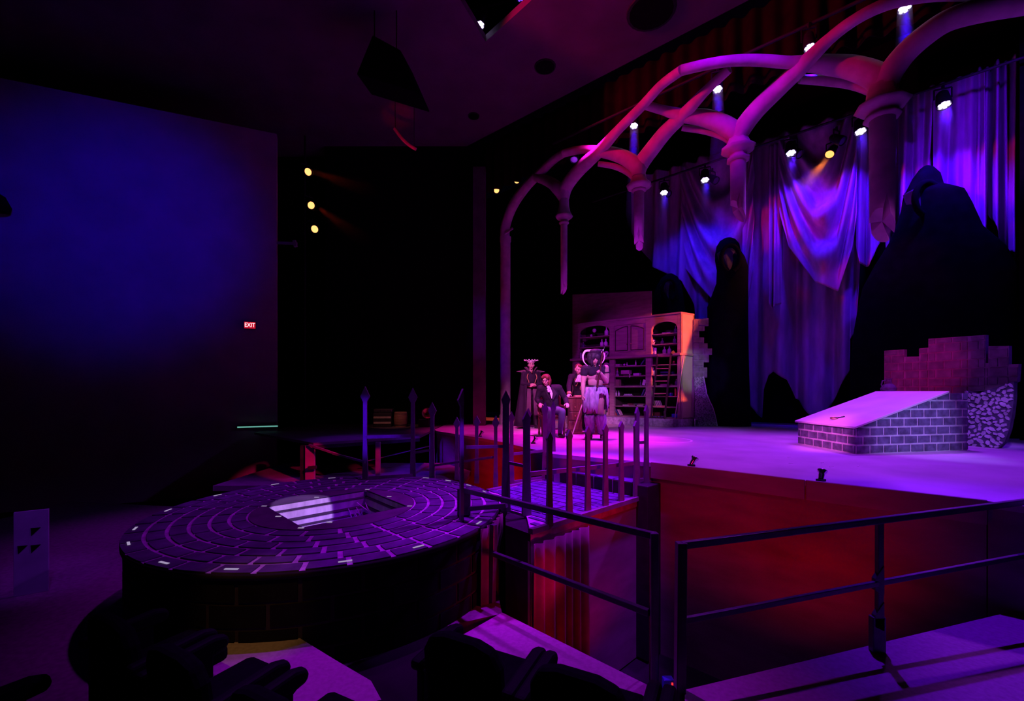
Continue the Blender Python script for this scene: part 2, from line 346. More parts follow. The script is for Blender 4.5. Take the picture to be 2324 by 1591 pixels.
def brick_face(parent, O, U, V, N, poly, bw, bh, joint, proud, material, off=0.0, world=True, mask=None, org=None):
    """bricks of running bond over the convex polygon poly (u,v) of the plane O,U,V; N points out of it"""
    O, U, V, N = Vector(O), Vector(U), Vector(V), Vector(N); hs = halves(poly)
    us = [p[0] for p in poly]; vs = [p[1] for p in poly]; ub, r0 = org or (min(us), min(vs)); row = 0
    while r0+bh <= min(vs): r0 += bh; row += 1
    while r0 < max(vs)-0.01:
        u0 = ub-bw+((row % 2)*0.5+off)*bw
        while u0+bw <= min(us): u0 += bw
        while u0 < max(us):
            q = clip([(u0+joint/2, r0+joint/2), (u0+bw-joint/2, r0+joint/2), (u0+bw-joint/2, r0+bh-joint/2), (u0+joint/2, r0+bh-joint/2)], hs)
            if q:
                ar = abs(sum(q[i][0]*q[(i+1) % len(q)][1]-q[(i+1) % len(q)][0]*q[i][1] for i in range(len(q))))/2
                cu = sum(a[0] for a in q)/len(q); cv = sum(a[1] for a in q)/len(q)
                if ar > 0.04*bw*bh and (mask is None or mask(cu, cv)):
                    pr = proud*random.uniform(0.75, 1.2)
                    MB().prism([O+U*a+V*b-N*0.002 for a, b in q], N*(pr+0.002)).build('brick', material, parent, world)
            u0 += bw
        r0 += bh; row += 1

# ------------------------------------------------------------------ the stage, pit, audience floor, walls, ceiling
ZD = -0.45                                           # the round platform and the walkway
EDGE = [G(940, 977), G(990, 978), G(1120, 999), G(1255, 1030), G(1479, 1050), G(1830, 1091), G(2240, 1137), G(2324, 1149)]
EDGE[0] = Vector((-2.0, 11.4, 0))
ext = EDGE[-1]+(EDGE[-1]-EDGE[-2]).normalized()*3.0
st = [Vector(e) for e in EDGE]+[ext, Vector((14, 3, 0)), Vector((14, 18, 0)), Vector((-2.0, 18, 0))]
struct(MB().prism([p-Vector((0, 0, 0.06)) for p in st], (0, 0, 0.06)).build('floor', M_STAGE))
fw = MB(); zb = -2.6
for i in range(len(EDGE)-1):
    a, b = EDGE[i], (EDGE+[ext])[i+1]
    n = Vector((-(b-a).y, (b-a).x, 0)).normalized()
    if n.y < 0: n = -n
    o = n*0.03
    fw.prism([a+o+Vector((0, 0, -0.06)), b+o+Vector((0, 0, -0.06)), b+o+Vector((0, 0, zb)), a+o+Vector((0, 0, zb))], n*0.08)
a, b = EDGE[-1], ext
fw.prism([a+Vector((0.03, 0.03, -0.06)), b+Vector((0.03, 0.03, -0.06)), b+Vector((0.03, 0.03, zb)), a+Vector((0.03, 0.03, zb))], (0.08, 0.08, 0))
wall_front = struct(fw.build('wall_front', M_FASC))
# the lip board along the front right of the stage, two lengths
lip = thing('stage_lip_board', 'reddish wooden lip board running along the right front edge of the stage', 'board', tuple(G(1479, 1050)))
def lipboard(p, q):
    n = Vector((-(q-p).y, (q-p).x, 0)).normalized(); n = -n if n.y > 0 else n
    MB().prism([p, q, q+Vector((0, 0, -0.22)), p+Vector((0, 0, -0.22))], n*0.035).build('plank', M_FASC, lip, True, 0.006)
e1, e2, e3 = EDGE[4]+Vector((0, 0, 0.012)), EDGE[5]+Vector((0, 0, 0.012)), EDGE[6]+Vector((0, 0, 0.012))
lipboard(e1, e1.lerp(e2, 0.993)); lipboard(e2, e3)
# pit floor and audience floor
struct(MB().box((-3, 7, -2.65), (36, 18, 0.1)).build('floor_pit', M_DARKFLOOR))
L1a, L1b = Vector((-2.6, 6.9, 0)), Vector((1.10, 3.27, 0)); L1a = Vector((-0.10, 4.44, 0))
strip = [Vector((-0.10, 4.44, 0)), Vector((1.10, 3.27, 0)), Vector((1.25, 3.2, 0)), Vector((1.25, 2.45, 0)), Vector((0.75, 2.85, 0)), Vector((-0.46, 4.02, 0))]
dark = [Vector((-0.46, 4.02, 0)), Vector((0.75, 2.85, 0)), Vector((1.25, 2.45, 0)), Vector((1.25, 0.3, 0)), Vector((-3, 0.3, 0)), Vector((-3, 2.2, 0)), Vector((-0.62, 4.2, 0))]
struct(MB().prism([p+Vector((0, 0, -1.45)) for p in strip], (0, 0, 0.2)).build('floor_audience', M_CARPET))  # pale carpet cut to the shape of the lit strip
struct(MB().prism([p+Vector((0, 0, -1.45)) for p in dark], (0, 0, 0.19)).build('floor_seating', M_DARKFLOOR))  # near-black colour stands for the floor left in shade
ZR = -0.93
r1, r2 = G(1552, 1566, ZR), G(2324, 1381, ZR); rd = (r2-r1).normalized()
raud = [r1, r2+rd*0.06, r2+rd*0.06+Vector((3, .4, 0)), Vector((6.5, 0.3, ZR)), Vector((0.9, 0.3, ZR)), G(1560, 1640, ZR)]
struct(MB().prism([p-Vector((0, 0, 0.3)) for p in raud], (0, 0, 0.3)).build('floor_right', M_CARPET))
struct(MB().prism([Vector(p) for p in ((-9, 0.3, -1.46), (-3.0, 0.3, -1.46), (-3.0, 2.2, -1.46), (-0.62, 4.2, -1.46), (-0.1, 4.44, -1.46), (-0.3, 6.0, -1.46), (-4.3, 8.2, -1.46), (-9, 9, -1.46))], (0, 0, 0.2)).build('floor_side', mat('side_aisle_carpet', (0.2, 0.17, 0.17), .95, .2, 20)))
ter = [G(430, 1452, -1.0), G(520, 1448, -1.0), G(662, 1437, -1.0), G(760, 1497, -1.0), G(842, 1545, -1.0), Vector((-0.62, 2.5, -1.0)), Vector((-0.9, 2.0, -1.0)), Vector((-2.6, 2.0, -1.0))]
struct(MB().prism([p-Vector((0, 0, 0.25)) for p in ter], (0, 0, 0.25)).build('floor_terrace', M_CARPET))
# left side wall with the blue wash, the dark walls that close the house
a, b = Vector((-12.3, 7.2, 0)), Vector((-5.87, 11.0, 0)); a = Vector((-12.7, 8.2, 0))
a = Vector((-14.0, 7.52, 0)); b = Vector((-5.86, 10.97, 0))
d = (b-a).normalized(); n = Vector((-d.y, d.x, 0))
struct(MB().prism([a+Vector((0, 0, -1.5)), b+Vector((0, 0, -1.5)), b+Vector((0, 0, 7.4)), a+Vector((0, 0, 7.4))], n*0.25).build('wall_left', M_LWALL))
struct(MB().box((-12, 14.2, 3.5), (12.5, 0.2, 12)).build('wall_left_rear', M_BLACK))
struct(MB().box((-18.2, 8, 3.5), (0.2, 13, 12)).build('wall_left_end', M_BLACK))
struct(MB().box((-3.3, 13.6, 4), (4.9, 0.2, 11)).build('wall_proscenium', M_BLACK))
struct(MB().box((-0.95, 12.9, 3.5), (0.36, 0.3, 8)).build('pillar_proscenium', mat('proscenium_paint', (0.12, 0.09, 0.1), .8, .2, 3)))
# black backdrop and wing masking
UL = Vector((0.73, -0.683, 0)); VL = Vector((0.683, 0.73, 0)); D0 = Vector((4.45, 16.0, 0))
p, q = D0-UL*9+VL*1.1, D0+UL*12+VL*1.1
struct(MB().prism([p+Vector((0, 0, -0.05)), q+Vector((0, 0, -0.05)), q+Vector((0, 0, 11)), p+Vector((0, 0, 11))], VL*0.1).build('wall_back', M_BLACK))
p = P(2314, 800, 8.9); p.z = 0; dv = Vector((0.76, 0.65, 0))
struct(MB().prism([p, p+dv*4, p+dv*4+Vector((0, 0, 10)), p+Vector((0, 0, 10))], (0.08, -0.06, 0)).build('wall_wing', M_BLACK))
# ceiling with a triangular lamp recess
zc = 8.5
def C(px, py): return G(px, py, zc) if False else Vector(((px-CX)*(zc-CH)/(HZ-py), F*(zc-CH)/(HZ-py), zc))
t1, t2, t3 = C(1045, 0), C(1102, 95), C(1207, 0)
t1b = t1+(t1-t2)*1.6; t3b = t3+(t3-t2)*1.6
eL, eR = C(1098, 312), C(1700, 0); ed = (eL-eR).normalized()
eL2 = eL+ed*7; eR2 = eR-ed*6
cl = MB(); up = (0, 0, 0.15)
cl.prism([t2, t3b, eR2, eR, eL], up); cl.prism([t2, eL, eL2, Vector((-9, 7, zc)), t1b], up)
cl.prism([t1b, Vector((-9, 7, zc)), Vector((-20, 7, zc)), Vector((-20, 1, zc)), Vector((t1b.x, 1, zc))], up); cl.prism([Vector((-9, 7, zc)), eL2, Vector((-20, 20, zc)), Vector((-20, 7, zc))], up)
struct(cl.build('ceiling', M_CEIL))
struct(MB().box((2, 6.5, 10.6), (26, 26, 0.1)).build('ceiling_upper', M_BLACK))
# dark openings in the ceiling
for (px, py, w, lab) in ((1237, 151, 0.22, 'black round downlight hole in the middle of the purple ceiling'), (1075, 263, 0.14, 'small dark downlight hole low on the red side of the ceiling'),
                         (1478, 26, 0.42, 'large dark opening in the ceiling next to the valance')):
    c = C(px, py); t = thing('ceiling_downlight', lab, 'light', (c.x, c.y, zc-0.02))
    MB().lathe([(w*1.12, 0), (w*1.15, 0.02)], seg=20).build('rim', M_BLACKP, t)
    MB().lathe([(w, -0.004), (w, 0.0)], seg=20).build('baffle', M_BLACK, t)
# valance
def sheet(name, pts_top, drop, material, parent=None, nfold=40, amp=0.1, nu=240, nv=8, bottom=None, phase=0.0):
    m = MB(); vs = []; L = len(pts_top)-1
    for j in range(nv+1):
        for i in range(nu+1):
            s = i/nu; x = s*L; k = min(int(x), L-1); p = Vector(pts_top[k]).lerp(Vector(pts_top[k+1]), x-k)
            d = (Vector(pts_top[k+1])-Vector(pts_top[k])); d.z = 0; nn = Vector((-d.y, d.x, 0)).normalized()
            z = -(drop(s) if callable(drop) else drop)*j/nv
            w = amp*(0.55+0.45*j/nv)*(math.sin(2*PI*nfold*s+phase+0.8*math.sin(9*s))+0.35*math.sin(4.3*PI*nfold*s*0.37+1))
            vs.append(p+nn*w+Vector((0, 0, z)))
    m.add(vs, [(j*(nu+1)+i, j*(nu+1)+i+1, (j+1)*(nu+1)+i+1, (j+1)*(nu+1)+i) for j in range(nv) for i in range(nu)], True)
    o = m.build(name, material, parent, parent is not None)
    so = o.modifiers.new('t', 'SOLIDIFY'); so.thickness = 0.012
    return o
va, vb = eL+ed*2.2+Vector((0.2, 0.25, 0)), eR-ed*3+Vector((0.2, 0.25, 0))
tag(sheet('valance', [va, vb], 1.5, M_VAL, nfold=34, amp=0.09, nu=420, nv=6), 'dark red pleated valance hanging from the ceiling edge behind the arch', 'curtain')

# ------------------------------------------------------------------ round platform
DC = Vector((-2.166, 5.44, ZD)); DR = 2.0
disc = thing('round_platform', 'large round stage platform painted with rings of dark bricks around a square trap', 'platform', tuple(DC))
tr = [G(604.5, 1151, ZD)-DC, G(832, 1114, ZD)-DC, G(925, 1151, ZD)-DC, G(686, 1199.5, ZD)-DC]
for v in tr: v.z = 0
RI = 0.935
MB().lathe([(RI-0.06, 0), (DR, 0)], seg=96, caps=False).build('deck', M_MORT, disc)
# plain inner panel, proud of the deck, with the square hole
bm = bmesh.new(); N0 = 64
ov = [bm.verts.new((RI*math.cos(2*PI*i/N0), RI*math.sin(2*PI*i/N0), 0.012)) for i in range(N0)]
iv = [bm.verts.new(v+Vector((0, 0, 0.012))) for v in tr]
es = [bm.edges.new((ov[i], ov[(i+1) % N0])) for i in range(N0)]+[bm.edges.new((iv[i], iv[(i+1) % 4])) for i in range(4)]
bmesh.ops.triangle_fill(bm, edges=es, use_beauty=True)
for f in bm.faces:
    if f.normal.z < 0: f.normal_flip()
r = bmesh.ops.extrude_face_region(bm, geom=bm.faces[:])
bmesh.ops.translate(bm, verts=[e for e in r['geom'] if isinstance(e, bmesh.types.BMVert)], vec=(0, 0, -0.012))
bmesh.ops.recalc_face_normals(bm, faces=bm.faces[:])
me = bpy.data.meshes.new('trap_surround'); bm.to_mesh(me); bm.free(); me.materials.append(M_DPLAIN)
inst(me, 'trap_surround', disc)
def wedge(r0, r1, ang, z0, z1, seg=5):
    m = MB(); vs = []
    for z in (z0, z1):
        for r in (r0, r1):
            for i in range(seg+1):
                a = -ang/2+ang*i/seg; vs.append((r*math.cos(a), r*math.sin(a), z))
    n = seg+1; fs = []
    for i in range(seg):
        fs += [(2*n+i, 3*n+i, 3*n+i+1, 2*n+i+1), (n+i, n+i+1, 3*n+i+1, 3*n+i), (i, 2*n+i, 2*n+i+1, i+1)]
    fs += [(0, n, 3*n, 2*n), (seg, 2*n+seg, 3*n+seg, n+seg)]
    return m.add(vs, fs)
nring = [19, 22, 25, 28, 32, 35]; rw = (DR-RI)/6
for k, n in enumerate(nring):
    r0, r1 = RI+k*rw, RI+(k+1)*rw; j = 0.030
    me = wedge(r0+j/2+0.008, r1-(j/2 if k < 5 else 0.0), 2*PI/n-0.046/((r0+r1)/2), 0.0, 0.012).mesh('brick', M_DBRICK)
    for i in range(n):
        inst(me, 'brick', disc, (0, 0, random.uniform(-0.002, 0.001)), (0, 0, 2*PI*(i+0.5*(k % 2)+0.13*k)/n))
# skirt and its painted bricks
MB().lathe([(DR-0.03, -2.1), (DR-0.03, -0.003)], seg=96, caps=False).build('skirt', M_SKJOINT, disc)
MB().lathe([(DR-0.04, -0.055), (DR+0.004, -0.055), (DR+0.004, -0.001), (DR-0.04, -0.001)], seg=96, caps=False).build('rim_band', M_SKIRT, disc)
n = 26
me = wedge(DR-0.034, DR-0.018, 2*PI/n-0.035/DR, 0.0, 0.17, 4).mesh('brick', M_SKBRICK)
me2 = me
for c in range(4):
    for i in range(n):
        a = 2*PI*(i+0.5*(c % 2))/n
        if math.sin(a) < 0.55: inst(me, 'brick', disc, (0, 0, -0.235-c*0.2), (0, 0, a))
# white edge marks
for (px, py) in ((252, 1244), (275, 1206), (366, 1161), (493, 1126), (624, 1101), (753, 1086), (968, 1086), (1020, 1092), (1078, 1101), (1123, 1116), (944, 1241), (783, 1274), (523, 1297), (351, 1288), (1093, 1190)):
    v = G(px, py, ZD)-DC; a = math.atan2(v.y, v.x)
    tm = MB().box((0, 0, 0), (0.022, 0.11, 0.004)).build('tape_mark', M_GLOW, disc); tm.location = ((DR-0.06)*math.cos(a), (DR-0.06)*math.sin(a), 0.0155)
    tm.rotation_euler = (0, 0, a)
for (px, py) in ((604.5, 1151), (832, 1114), (925, 1151), (686, 1199.5), (636, 1174), (748, 1187), (880, 1130), (720, 1131.5)):
    v = (G(px, py, ZD)-DC)*1.0; c = sum(tr, Vector())/4; v = c+(v-c)*1.03
    MB().box((v.x, v.y, 0.0145), (0.06, 0.022, 0.004)).build('tape_mark', M_GLOW, disc)
# trap shaft: stepped pale boards
cen = sum(tr, Vector())/4
def ringpt(s, z): return [cen+(v-cen)*s+Vector((0, 0, z)) for v in tr]
lv = [(1.0, 0.0), (1.0, -0.07), (0.95, -0.085), (0.95, -0.185), (0.89, -0.205), (0.89, -0.275), (0.85, -0.29), (0.85, -0.36)]
for k in range(len(lv)-1):
    A, B = ringpt(*lv[k]), ringpt(*lv[k+1])
    for i in range(4):
        j = (i+1) % 4; ins = (cen-(tr[i]+tr[j])/2).normalized()
        if lv[k][0] == lv[k+1][0]:
            mm = MB().prism([A[i]+Vector((0, 0, -0.006)), A[j]+Vector((0, 0, -0.006)), B[j], B[i]], -ins*0.02)
        else:
            mm = MB().prism([A[i], A[j], B[j]-Vector((0, 0, 0.0)), B[i]], (0, 0, -0.015))
        mm.build('trap_board' if lv[k][0] == lv[k+1][0] else 'trap_ledge', M_PALEWOOD if lv[k][0] == lv[k+1][0] else M_BLACKP, disc)  # ledges coloured black as the dark gaps between boards
A, B = ringpt(0.86, -0.36), ringpt(0.86, -0.95)
for i in range(4):
    j = (i+1) % 4; ins = (cen-(tr[i]+tr[j])/2).normalized()
    MB().prism([A[i]-ins*0.03, A[j]-ins*0.03, B[j]-ins*0.03, B[i]-ins*0.03], -ins*0.02).build('shaft_wall', mat('shaft_paint', (.3, .28, .4), .7, .3, 4), disc)
MB().prism(ringpt(0.88, -0.97), (0, 0, 0.02)).build('trap_floor', mat('trap_floor_paint', (0.25, 0.24, 0.3), .7, .2, 5), disc)
# bare branches reaching up out of the trap
for k, (px, py, h, lab) in enumerate(((822, 1170, 0.5, 'tallest forked pale branch standing at the far corner inside the open trap'), (806, 1173, 0.32, 'pale twig with a bent tip beside the tall branch in the trap'),
        (795, 1175, 0.36, 'slender pale twig in the middle of the branches in the trap'), (783, 1176, 0.25, 'shortest pale crooked twig nearest the blue trap wall'))):
    b = P(px, py, 6.1); base = Vector((b.x, b.y, ZD-0.95))
    t = thing('bare_branch', lab, 'branch', tuple(base), 0, 'branches in the trap')
    rnd = random.Random(k); top = b.z+h*0.35-base.z
    pth = [Vector((0.03*rnd.uniform(-1, 1)*i, 0.02*rnd.uniform(-1, 1), top*i/6)) for i in range(7)]
    MB().tube(pth, [0.016-0.0016*i for i in range(7)], 6).build('stem', M_BONE, t)
    for q in (3, 4, 5):
        d = Vector((rnd.choice((-1, 1))*0.09, rnd.uniform(-.03, .03), 0.10)); MB().tube([pth[q], pth[q]+d*0.6, pth[q]+d+Vector((0, 0, 0.04))], [0.011, 0.009, 0.004], 6).build('twig', M_BONE, t)

# ------------------------------------------------------------------ walkway, step
W0 = Vector((0.19, 4.5, 0)); E1 = Vector((0.7285, 0.685, 0)); E2 = Vector((-0.685, 0.7285, 0)); WW = 1.70; WL = 2.05
def Wp(a, b, z=0.0): return W0+E1*a+E2*b+Vector((0, 0, z))
walk = thing('brick_walkway', 'brick patterned walkway leading from the round platform to the stage steps', 'platform', tuple(W0+Vector((0, 0, ZD))))
def start(b):
    a = 0.9; lim = min(.40, max(0, b)/.46*.40)
    while a > lim and (Wp(a, b)-Vector((DC.x, DC.y, 0))).length > DR+0.015: a -= 0.005
    return a
bs = [WW*i/24 for i in range(25)]
poly = [Wp(start(b), b, ZD-0.11) for b in bs][::-1]+[Wp(WL, 0, ZD-0.11), Wp(WL, WW, ZD-0.11)]
MB().prism(poly, (0, 0, 0.11)).build('slab', M_MORT, walk, True)
a0 = -1.5; row = 0; bd = 0.145; bl = 0.36; j = 0.022
while a0 < WL-0.02:
    b0 = -bl+(row % 2)*bl*0.5
    while b0 < WW:
        x0, x1 = max(b0+j/2, 0.045), min(b0+bl-j/2, WW-0.045); y0, y1 = a0+j/2, min(a0+bd-j/2, WL)
        if x1-x0 > 0.04:
            yy0 = max(y0, max(start(x0), start((x0+x1)/2), start(x1))+0.02)
            if y1-yy0 > 0.04:
                MB().prism([Wp(yy0, x0, ZD-0.001), Wp(y1, x0, ZD-0.001), Wp(y1, x1, ZD-0.001), Wp(yy0, x1, ZD-0.001)], (0, 0, 0.012+random.uniform(-.002, .002))).build('brick', M_WBRICK, walk, True)
        b0 += bl
    a0 += bd; row += 1
MB().prism([Wp(start(0), -0.03, ZD-0.03), Wp(WL, -0.03, ZD-0.03), Wp(WL, 0.035, ZD-0.03), Wp(start(0), 0.035, ZD-0.03)], (0, 0, 0.055)).build('edge_trim', M_PICK, walk, True)
MB().prism([Wp(start(WW), WW-0.035, ZD-0.03), Wp(WL, WW-0.035, ZD-0.03), Wp(WL, WW+0.03, ZD-0.03), Wp(start(WW), WW+0.03, ZD-0.03)], (0, 0, 0.055)).build('edge_trim', M_PICK, walk, True)
MB().prism([Wp(0, 0.01, ZD-0.11), Wp(WL+.3, 0.01, ZD-0.11), Wp(WL+.3, 0.01, -2.58), Wp(0, 0.01, -2.58)], E2*0.03).build('skirt_panel', M_FASC, walk, True)
MB().prism([Wp(-0.4, WW-.02, ZD-0.11), Wp(WL, WW-.02, ZD-0.11), Wp(WL, WW-.02, -2.58), Wp(-0.4, WW-.02, -2.58)], -E2*0.03).build('skirt_panel', M_FASC, walk, True)
MB().prism([Wp(x, y, ZD-.03) for x, y in ((0, 0), (.4, .46), (.4, .78), (.22, .62), (.02, .40))], (0, 0, -2.05)).build('end_panel', M_SKIRT, walk, True)
# pleated masking cloth below the walkway and the platform edge
tag(sheet('masking_curtain', [Wp(-0.02, -0.07, ZD-0.12), Wp(0.9, -0.05, ZD-0.12)], 2.05, M_REDCUR, nfold=6, amp=0.035, nu=110, nv=10), 'red lit pleated masking curtain hung below the near walkway edge', 'curtain')
aa = [DC+Vector((math.cos(t)*(DR+0.04), math.sin(t)*(DR+0.04), -0.015)) for t in [math.radians(x) for x in (-25, -21, -17, -13, -9, -5)]]
tag(sheet('masking_curtain', aa, lambda s: 1.5, M_REDCUR, nfold=5, amp=0.03, nu=100, nv=10), 'pink lit masking curtain hung from the right rim of the round platform', 'curtain')
# black end block beside the steps
o = MB().prism([Wp(WL-0.02, -0.16, -0.27), Wp(WL+0.34, -0.16, -0.27), Wp(WL+0.34, 0.06, -0.27), Wp(WL-0.02, 0.06, -0.27)], (0, 0, -2.3)).build('newel_block', M_BLACKP, bevel=0.01)
tag(o, 'black square block under the two tall pickets at the near end of the step', 'block')
stp = thing('brick_step', 'single brick faced step between the walkway and the stage edge', 'step', tuple(Wp(WL, 0, ZD)))
zs = -0.25; sd = 0.30
MB().prism([Wp(WL+0.005, 0.07, ZD-0.1), Wp(WL+sd, 0.07, ZD-0.1), Wp(WL+sd, WW, ZD-0.1), Wp(WL+0.005, WW, ZD-0.1)], (0, 0, zs-ZD+0.1-0.012)).build('core', M_MORT, stp, True)
for i in range(5):
    b0, b1 = 0.08+i*0.324, 0.08+(i+1)*0.324-0.02
    MB().prism([Wp(WL-0.004, b0, zs-0.012), Wp(WL+sd, b0, zs-0.012), Wp(WL+sd, b1, zs-0.012), Wp(WL-0.004, b1, zs-0.012)], (0, 0, 0.012)).build('brick', M_WBRICK, stp, True)
    MB().prism([Wp(WL+0.006, b0, ZD+0.012), Wp(WL+0.006, b1, ZD+0.012), Wp(WL+0.006, b1, zs-0.02), Wp(WL+0.006, b0, zs-0.02)], -E1*0.012).build('brick', M_SKIRT, stp, True)

# ------------------------------------------------------------------ picket fences
def picket_mb(base, h, w, hw, hh, ang, thick=0.035, half=0, flare=1.5):
    d = Vector((math.cos(ang), math.sin(ang), 0)); n = Vector((-d.y, d.x, 0)); b = Vector(base)
    L, Rr = (-1, 1)
    if half == -1: Rr = 0.15
    sh = h-hh
    pts = [(-w/2*flare, 0), (w/2*flare*Rr, 0), (w/2*Rr, sh*0.55), (w/2*Rr, sh), (hw/2*Rr, sh+hh*0.36), (0, h), (-hw/2, sh+hh*0.36), (-w/2, sh), (-w/2, sh*0.55)]
    return MB().prism([b+d*x+Vector((0, 0, z))-n*thick/2 for x, z in pts], n*thick)
AW = math.atan2(E1.y, E1.x)
def mkfence(name, label, pickets, rails, loc):
    t = thing(name, label, 'fence', tuple(loc), 0, 'spear topped fences beside the walkway')
    for p in pickets: picket_mb(*p).build('picket', M_PICK, t, True)
    for (a, b, w) in rails: MB().bar(a, b, w*0.7, w).build('rail', M_PICK, t, True)
    return t
def pk(px, tip, bot, z, w, hw, hh, ang=0.0, **k):
    b = G(px, bot, z); h = (bot-tip)*b.y/F
    return (b, h, w, hw, hh, ang)
fr = [pk(1148, 886, 1160, ZD, .075, .105, .17, 0.2), pk(1195, 933, 1170, ZD, .075, .10, .15, 0.4), pk(1247, 980, 1194, ZD, .052, .078, .11, .5), pk(1292, 975, 1176, ZD, .052, .078, .11, .5),
      pk(1334, 967, 1163, ZD, .052, .078, .11, .5), pk(1374, 962, 1152, ZD, .054, .08, .11, .5), pk(1410, 956, 1141, ZD, .054, .08, .11, .5), pk(1443, 955, 1131, ZD, .054, .08, .11, .5)]
hp = pk(1050, 882, 1183, ZD, .05, .11, .20, 0.3); fr.append(hp+(0.10, -1, 1.2))
for (px, tip, bot) in ((1446, 924, 1097), (1467, 919, 1095)): fr.append(pk(px, tip, bot, -0.27, .055, .07, .13, .5))
rl = []
mz = ZD+0.47
rl.append((fr[1][0]+Vector((0, 0.02, .47)), fr[7][0]+Vector((0, 0.02, .47)), .05))
rl.append((hp[0]+Vector((.03, .03, .81)), fr[0][0]+Vector((0, .03, .77)), .035)); rl.append((fr[0][0]+Vector((0, .03, .58)), fr[1][0]+Vector((0, .03, .56)), .035))
for zz in (.55, .04): rl.append((fr[9][0]+Vector((0, .02, zz)), fr[10][0]+Vector((0, .02, zz)), .04))
mkfence('picket_fence', 'red lit spear topped fence along the near side of the brick walkway', fr, rl, fr[0][0])
bk = [pk(829, 877, 1090, ZD, .062, .15, .25, 0.0), pk(937, 880, 1083, ZD, .064, .15, .25, 0.1), pk(981, 913, 1085, ZD, .064, .14, .22, -.1), pk(1037, 946, 1089, ZD, .05, .11, .17, 0), pk(1082, 943, 1097, ZD, .05, .11, .17, 0),
      pk(1125, 943, 1108, ZD, .05, .11, .17, 0), pk(1161, 933, 1101, ZD, .06, .10, .16, 0), pk(1199, 925, 1096, ZD, .06, .1, .16, 0), pk(1237, 912, 1089, ZD, .075, .11, .18, 0)]
b = G(1256, 1062, -.27); bk.append((b, (1062-911)*b.y/F, .06, .09, .16, 0.0))
rb = []
rb.append((P(829, 992, 7.08), P(937, 989, 7.42), .05)); rb.append((P(937, 1028, 7.42), P(981, 1021, 7.3), .04)); rb.append((P(981, 1057, 7.3), P(1117, 1038, 6.6), .035))
rb.append((P(1117, 1038, 6.62), P(1125, 1037, 6.55), .035)); rb.append((bk[6][0]+Vector((0, .02, .47)), bk[8][0]+Vector((0, .02, .47)), .04)); rb.append((bk[6][0]+Vector((0, .02, .04)), bk[8][0]+Vector((0, .02, .04)), .04))
rb.append((P(829, 1049, 7.08), P(755, 1029, 7.9), .035))
rb.append((bk[0][0]+Vector((0, 0, .03)), bk[1][0]+Vector((0, 0, .03)), .06))
mkfence('picket_fence', 'blue lit spear topped fence along the far side of the platform and walkway', bk, rb, bk[0][0])

# ------------------------------------------------------------------ handrails
hl = thing('handrail', 'black steel handrail dropping from the round platform to the corner gap', 'handrail', tuple(G(1482, 1560, -1.25)))
pA, pB = P(1052, 1112, 5.02), P(1484, 1216, 3.37); MB().bar(pA, pB, .045, .055).build('top_rail', M_STEEL, hl, True, .006)
pC, pD = P(1117, 1256, 4.67), P(1474, 1391, 3.39); MB().bar(pC, pD, .045, .05).build('mid_rail', M_STEEL, hl, True, .006)
MB().bar(pB+Vector((0, 0, .025)), Vector((pB.x, pB.y, -1.25)), .06).build('post', M_STEEL, hl, True, .006)
q = P(1053, 1108, 5.02); MB().box((q.x+.0, q.y, (q.z+ZD)/2+.01), (.15, .06, q.z-ZD-.02)).build('post', M_STEEL, hl, True, .008)
q2 = P(1123, 1250, 4.66); MB().bar(P(1120, 1190, 4.68), Vector((q2.x-.03, q2.y, -1.25)), .06).build('post', M_STEEL, hl, True, .006)
MB().bar(Vector((pA.x+.05, pA.y, ZD+.09)), P(1150, 1147, 4.75), .05).build('foot_bar', M_STEEL, hl, True, .006)
hr = thing('handrail', 'black steel two bar handrail guarding the pit in front of the red fascia', 'handrail', tuple(G(1545, 1565, ZR)))
a, b, c = P(1546, 1238, 2.80), P(1996, 1181, 3.23), P(2420, 1127, 3.72)
MB().bar(a, c, .04, .047).build('top_rail', M_STEEL, hr, True, .007)
a2, b2, c2 = P(1552, 1408, 2.80), P(2000, 1322, 3.23), P(2420, 1243, 3.72)
MB().bar(a2, b2, .03, .038).build('mid_rail', M_STEEL, hr, True, .005); MB().bar(b2, c2, .03, .038).build('mid_rail', M_STEEL, hr, True, .005)
MB().bar(a+Vector((0, 0, .02)), Vector((a.x-.01, a.y, ZR-.12)), .06).build('post', M_STEEL, hr, True, .005)
MB().bar(b, Vector((b.x-.004, b.y, ZR)), .038, .042).build('post', M_STEEL, hr, True, .005)
for zt in (b2.z, ZR+.24):
    MB().prism([Vector((b.x-.05, b.y-.025, zt+.035)), Vector((b.x+.015, b.y-.025, zt+.13)), Vector((b.x+.015, b.y-.025, zt-.08)), Vector((b.x-.05, b.y-.025, zt-.05))], (0, .035, 0)).build('bracket', M_STEEL, hr, True)
MB().box((b.x-.017, b.y, ZR+.13), (.095, .05, .26)).build('socket', M_STEEL, hr, True, .007)
bx = G(1516, 1572, -1.25)
t = thing('junction_box', 'small blue box on the floor in the gap between the handrails', 'box', tuple(bx))
MB().box((0, 0, .055), (.075, .06, .11)).build('case', M_BLUEB, t, False, .008); MB().box((.02, -.033, .085), (.012, .008, .018)).build('indicator', emit('red_indicator', (1, .03, .03), 1.2), t)
o = MB().box(tuple(P(1481, 1460, 3.5)), (.012, .012, .42)).build('edge_strip', M_EDGE); o.name = 'pale_edge_strip'
tag(o, 'thin pale edge strip standing behind the post of the left handrail', 'strip')

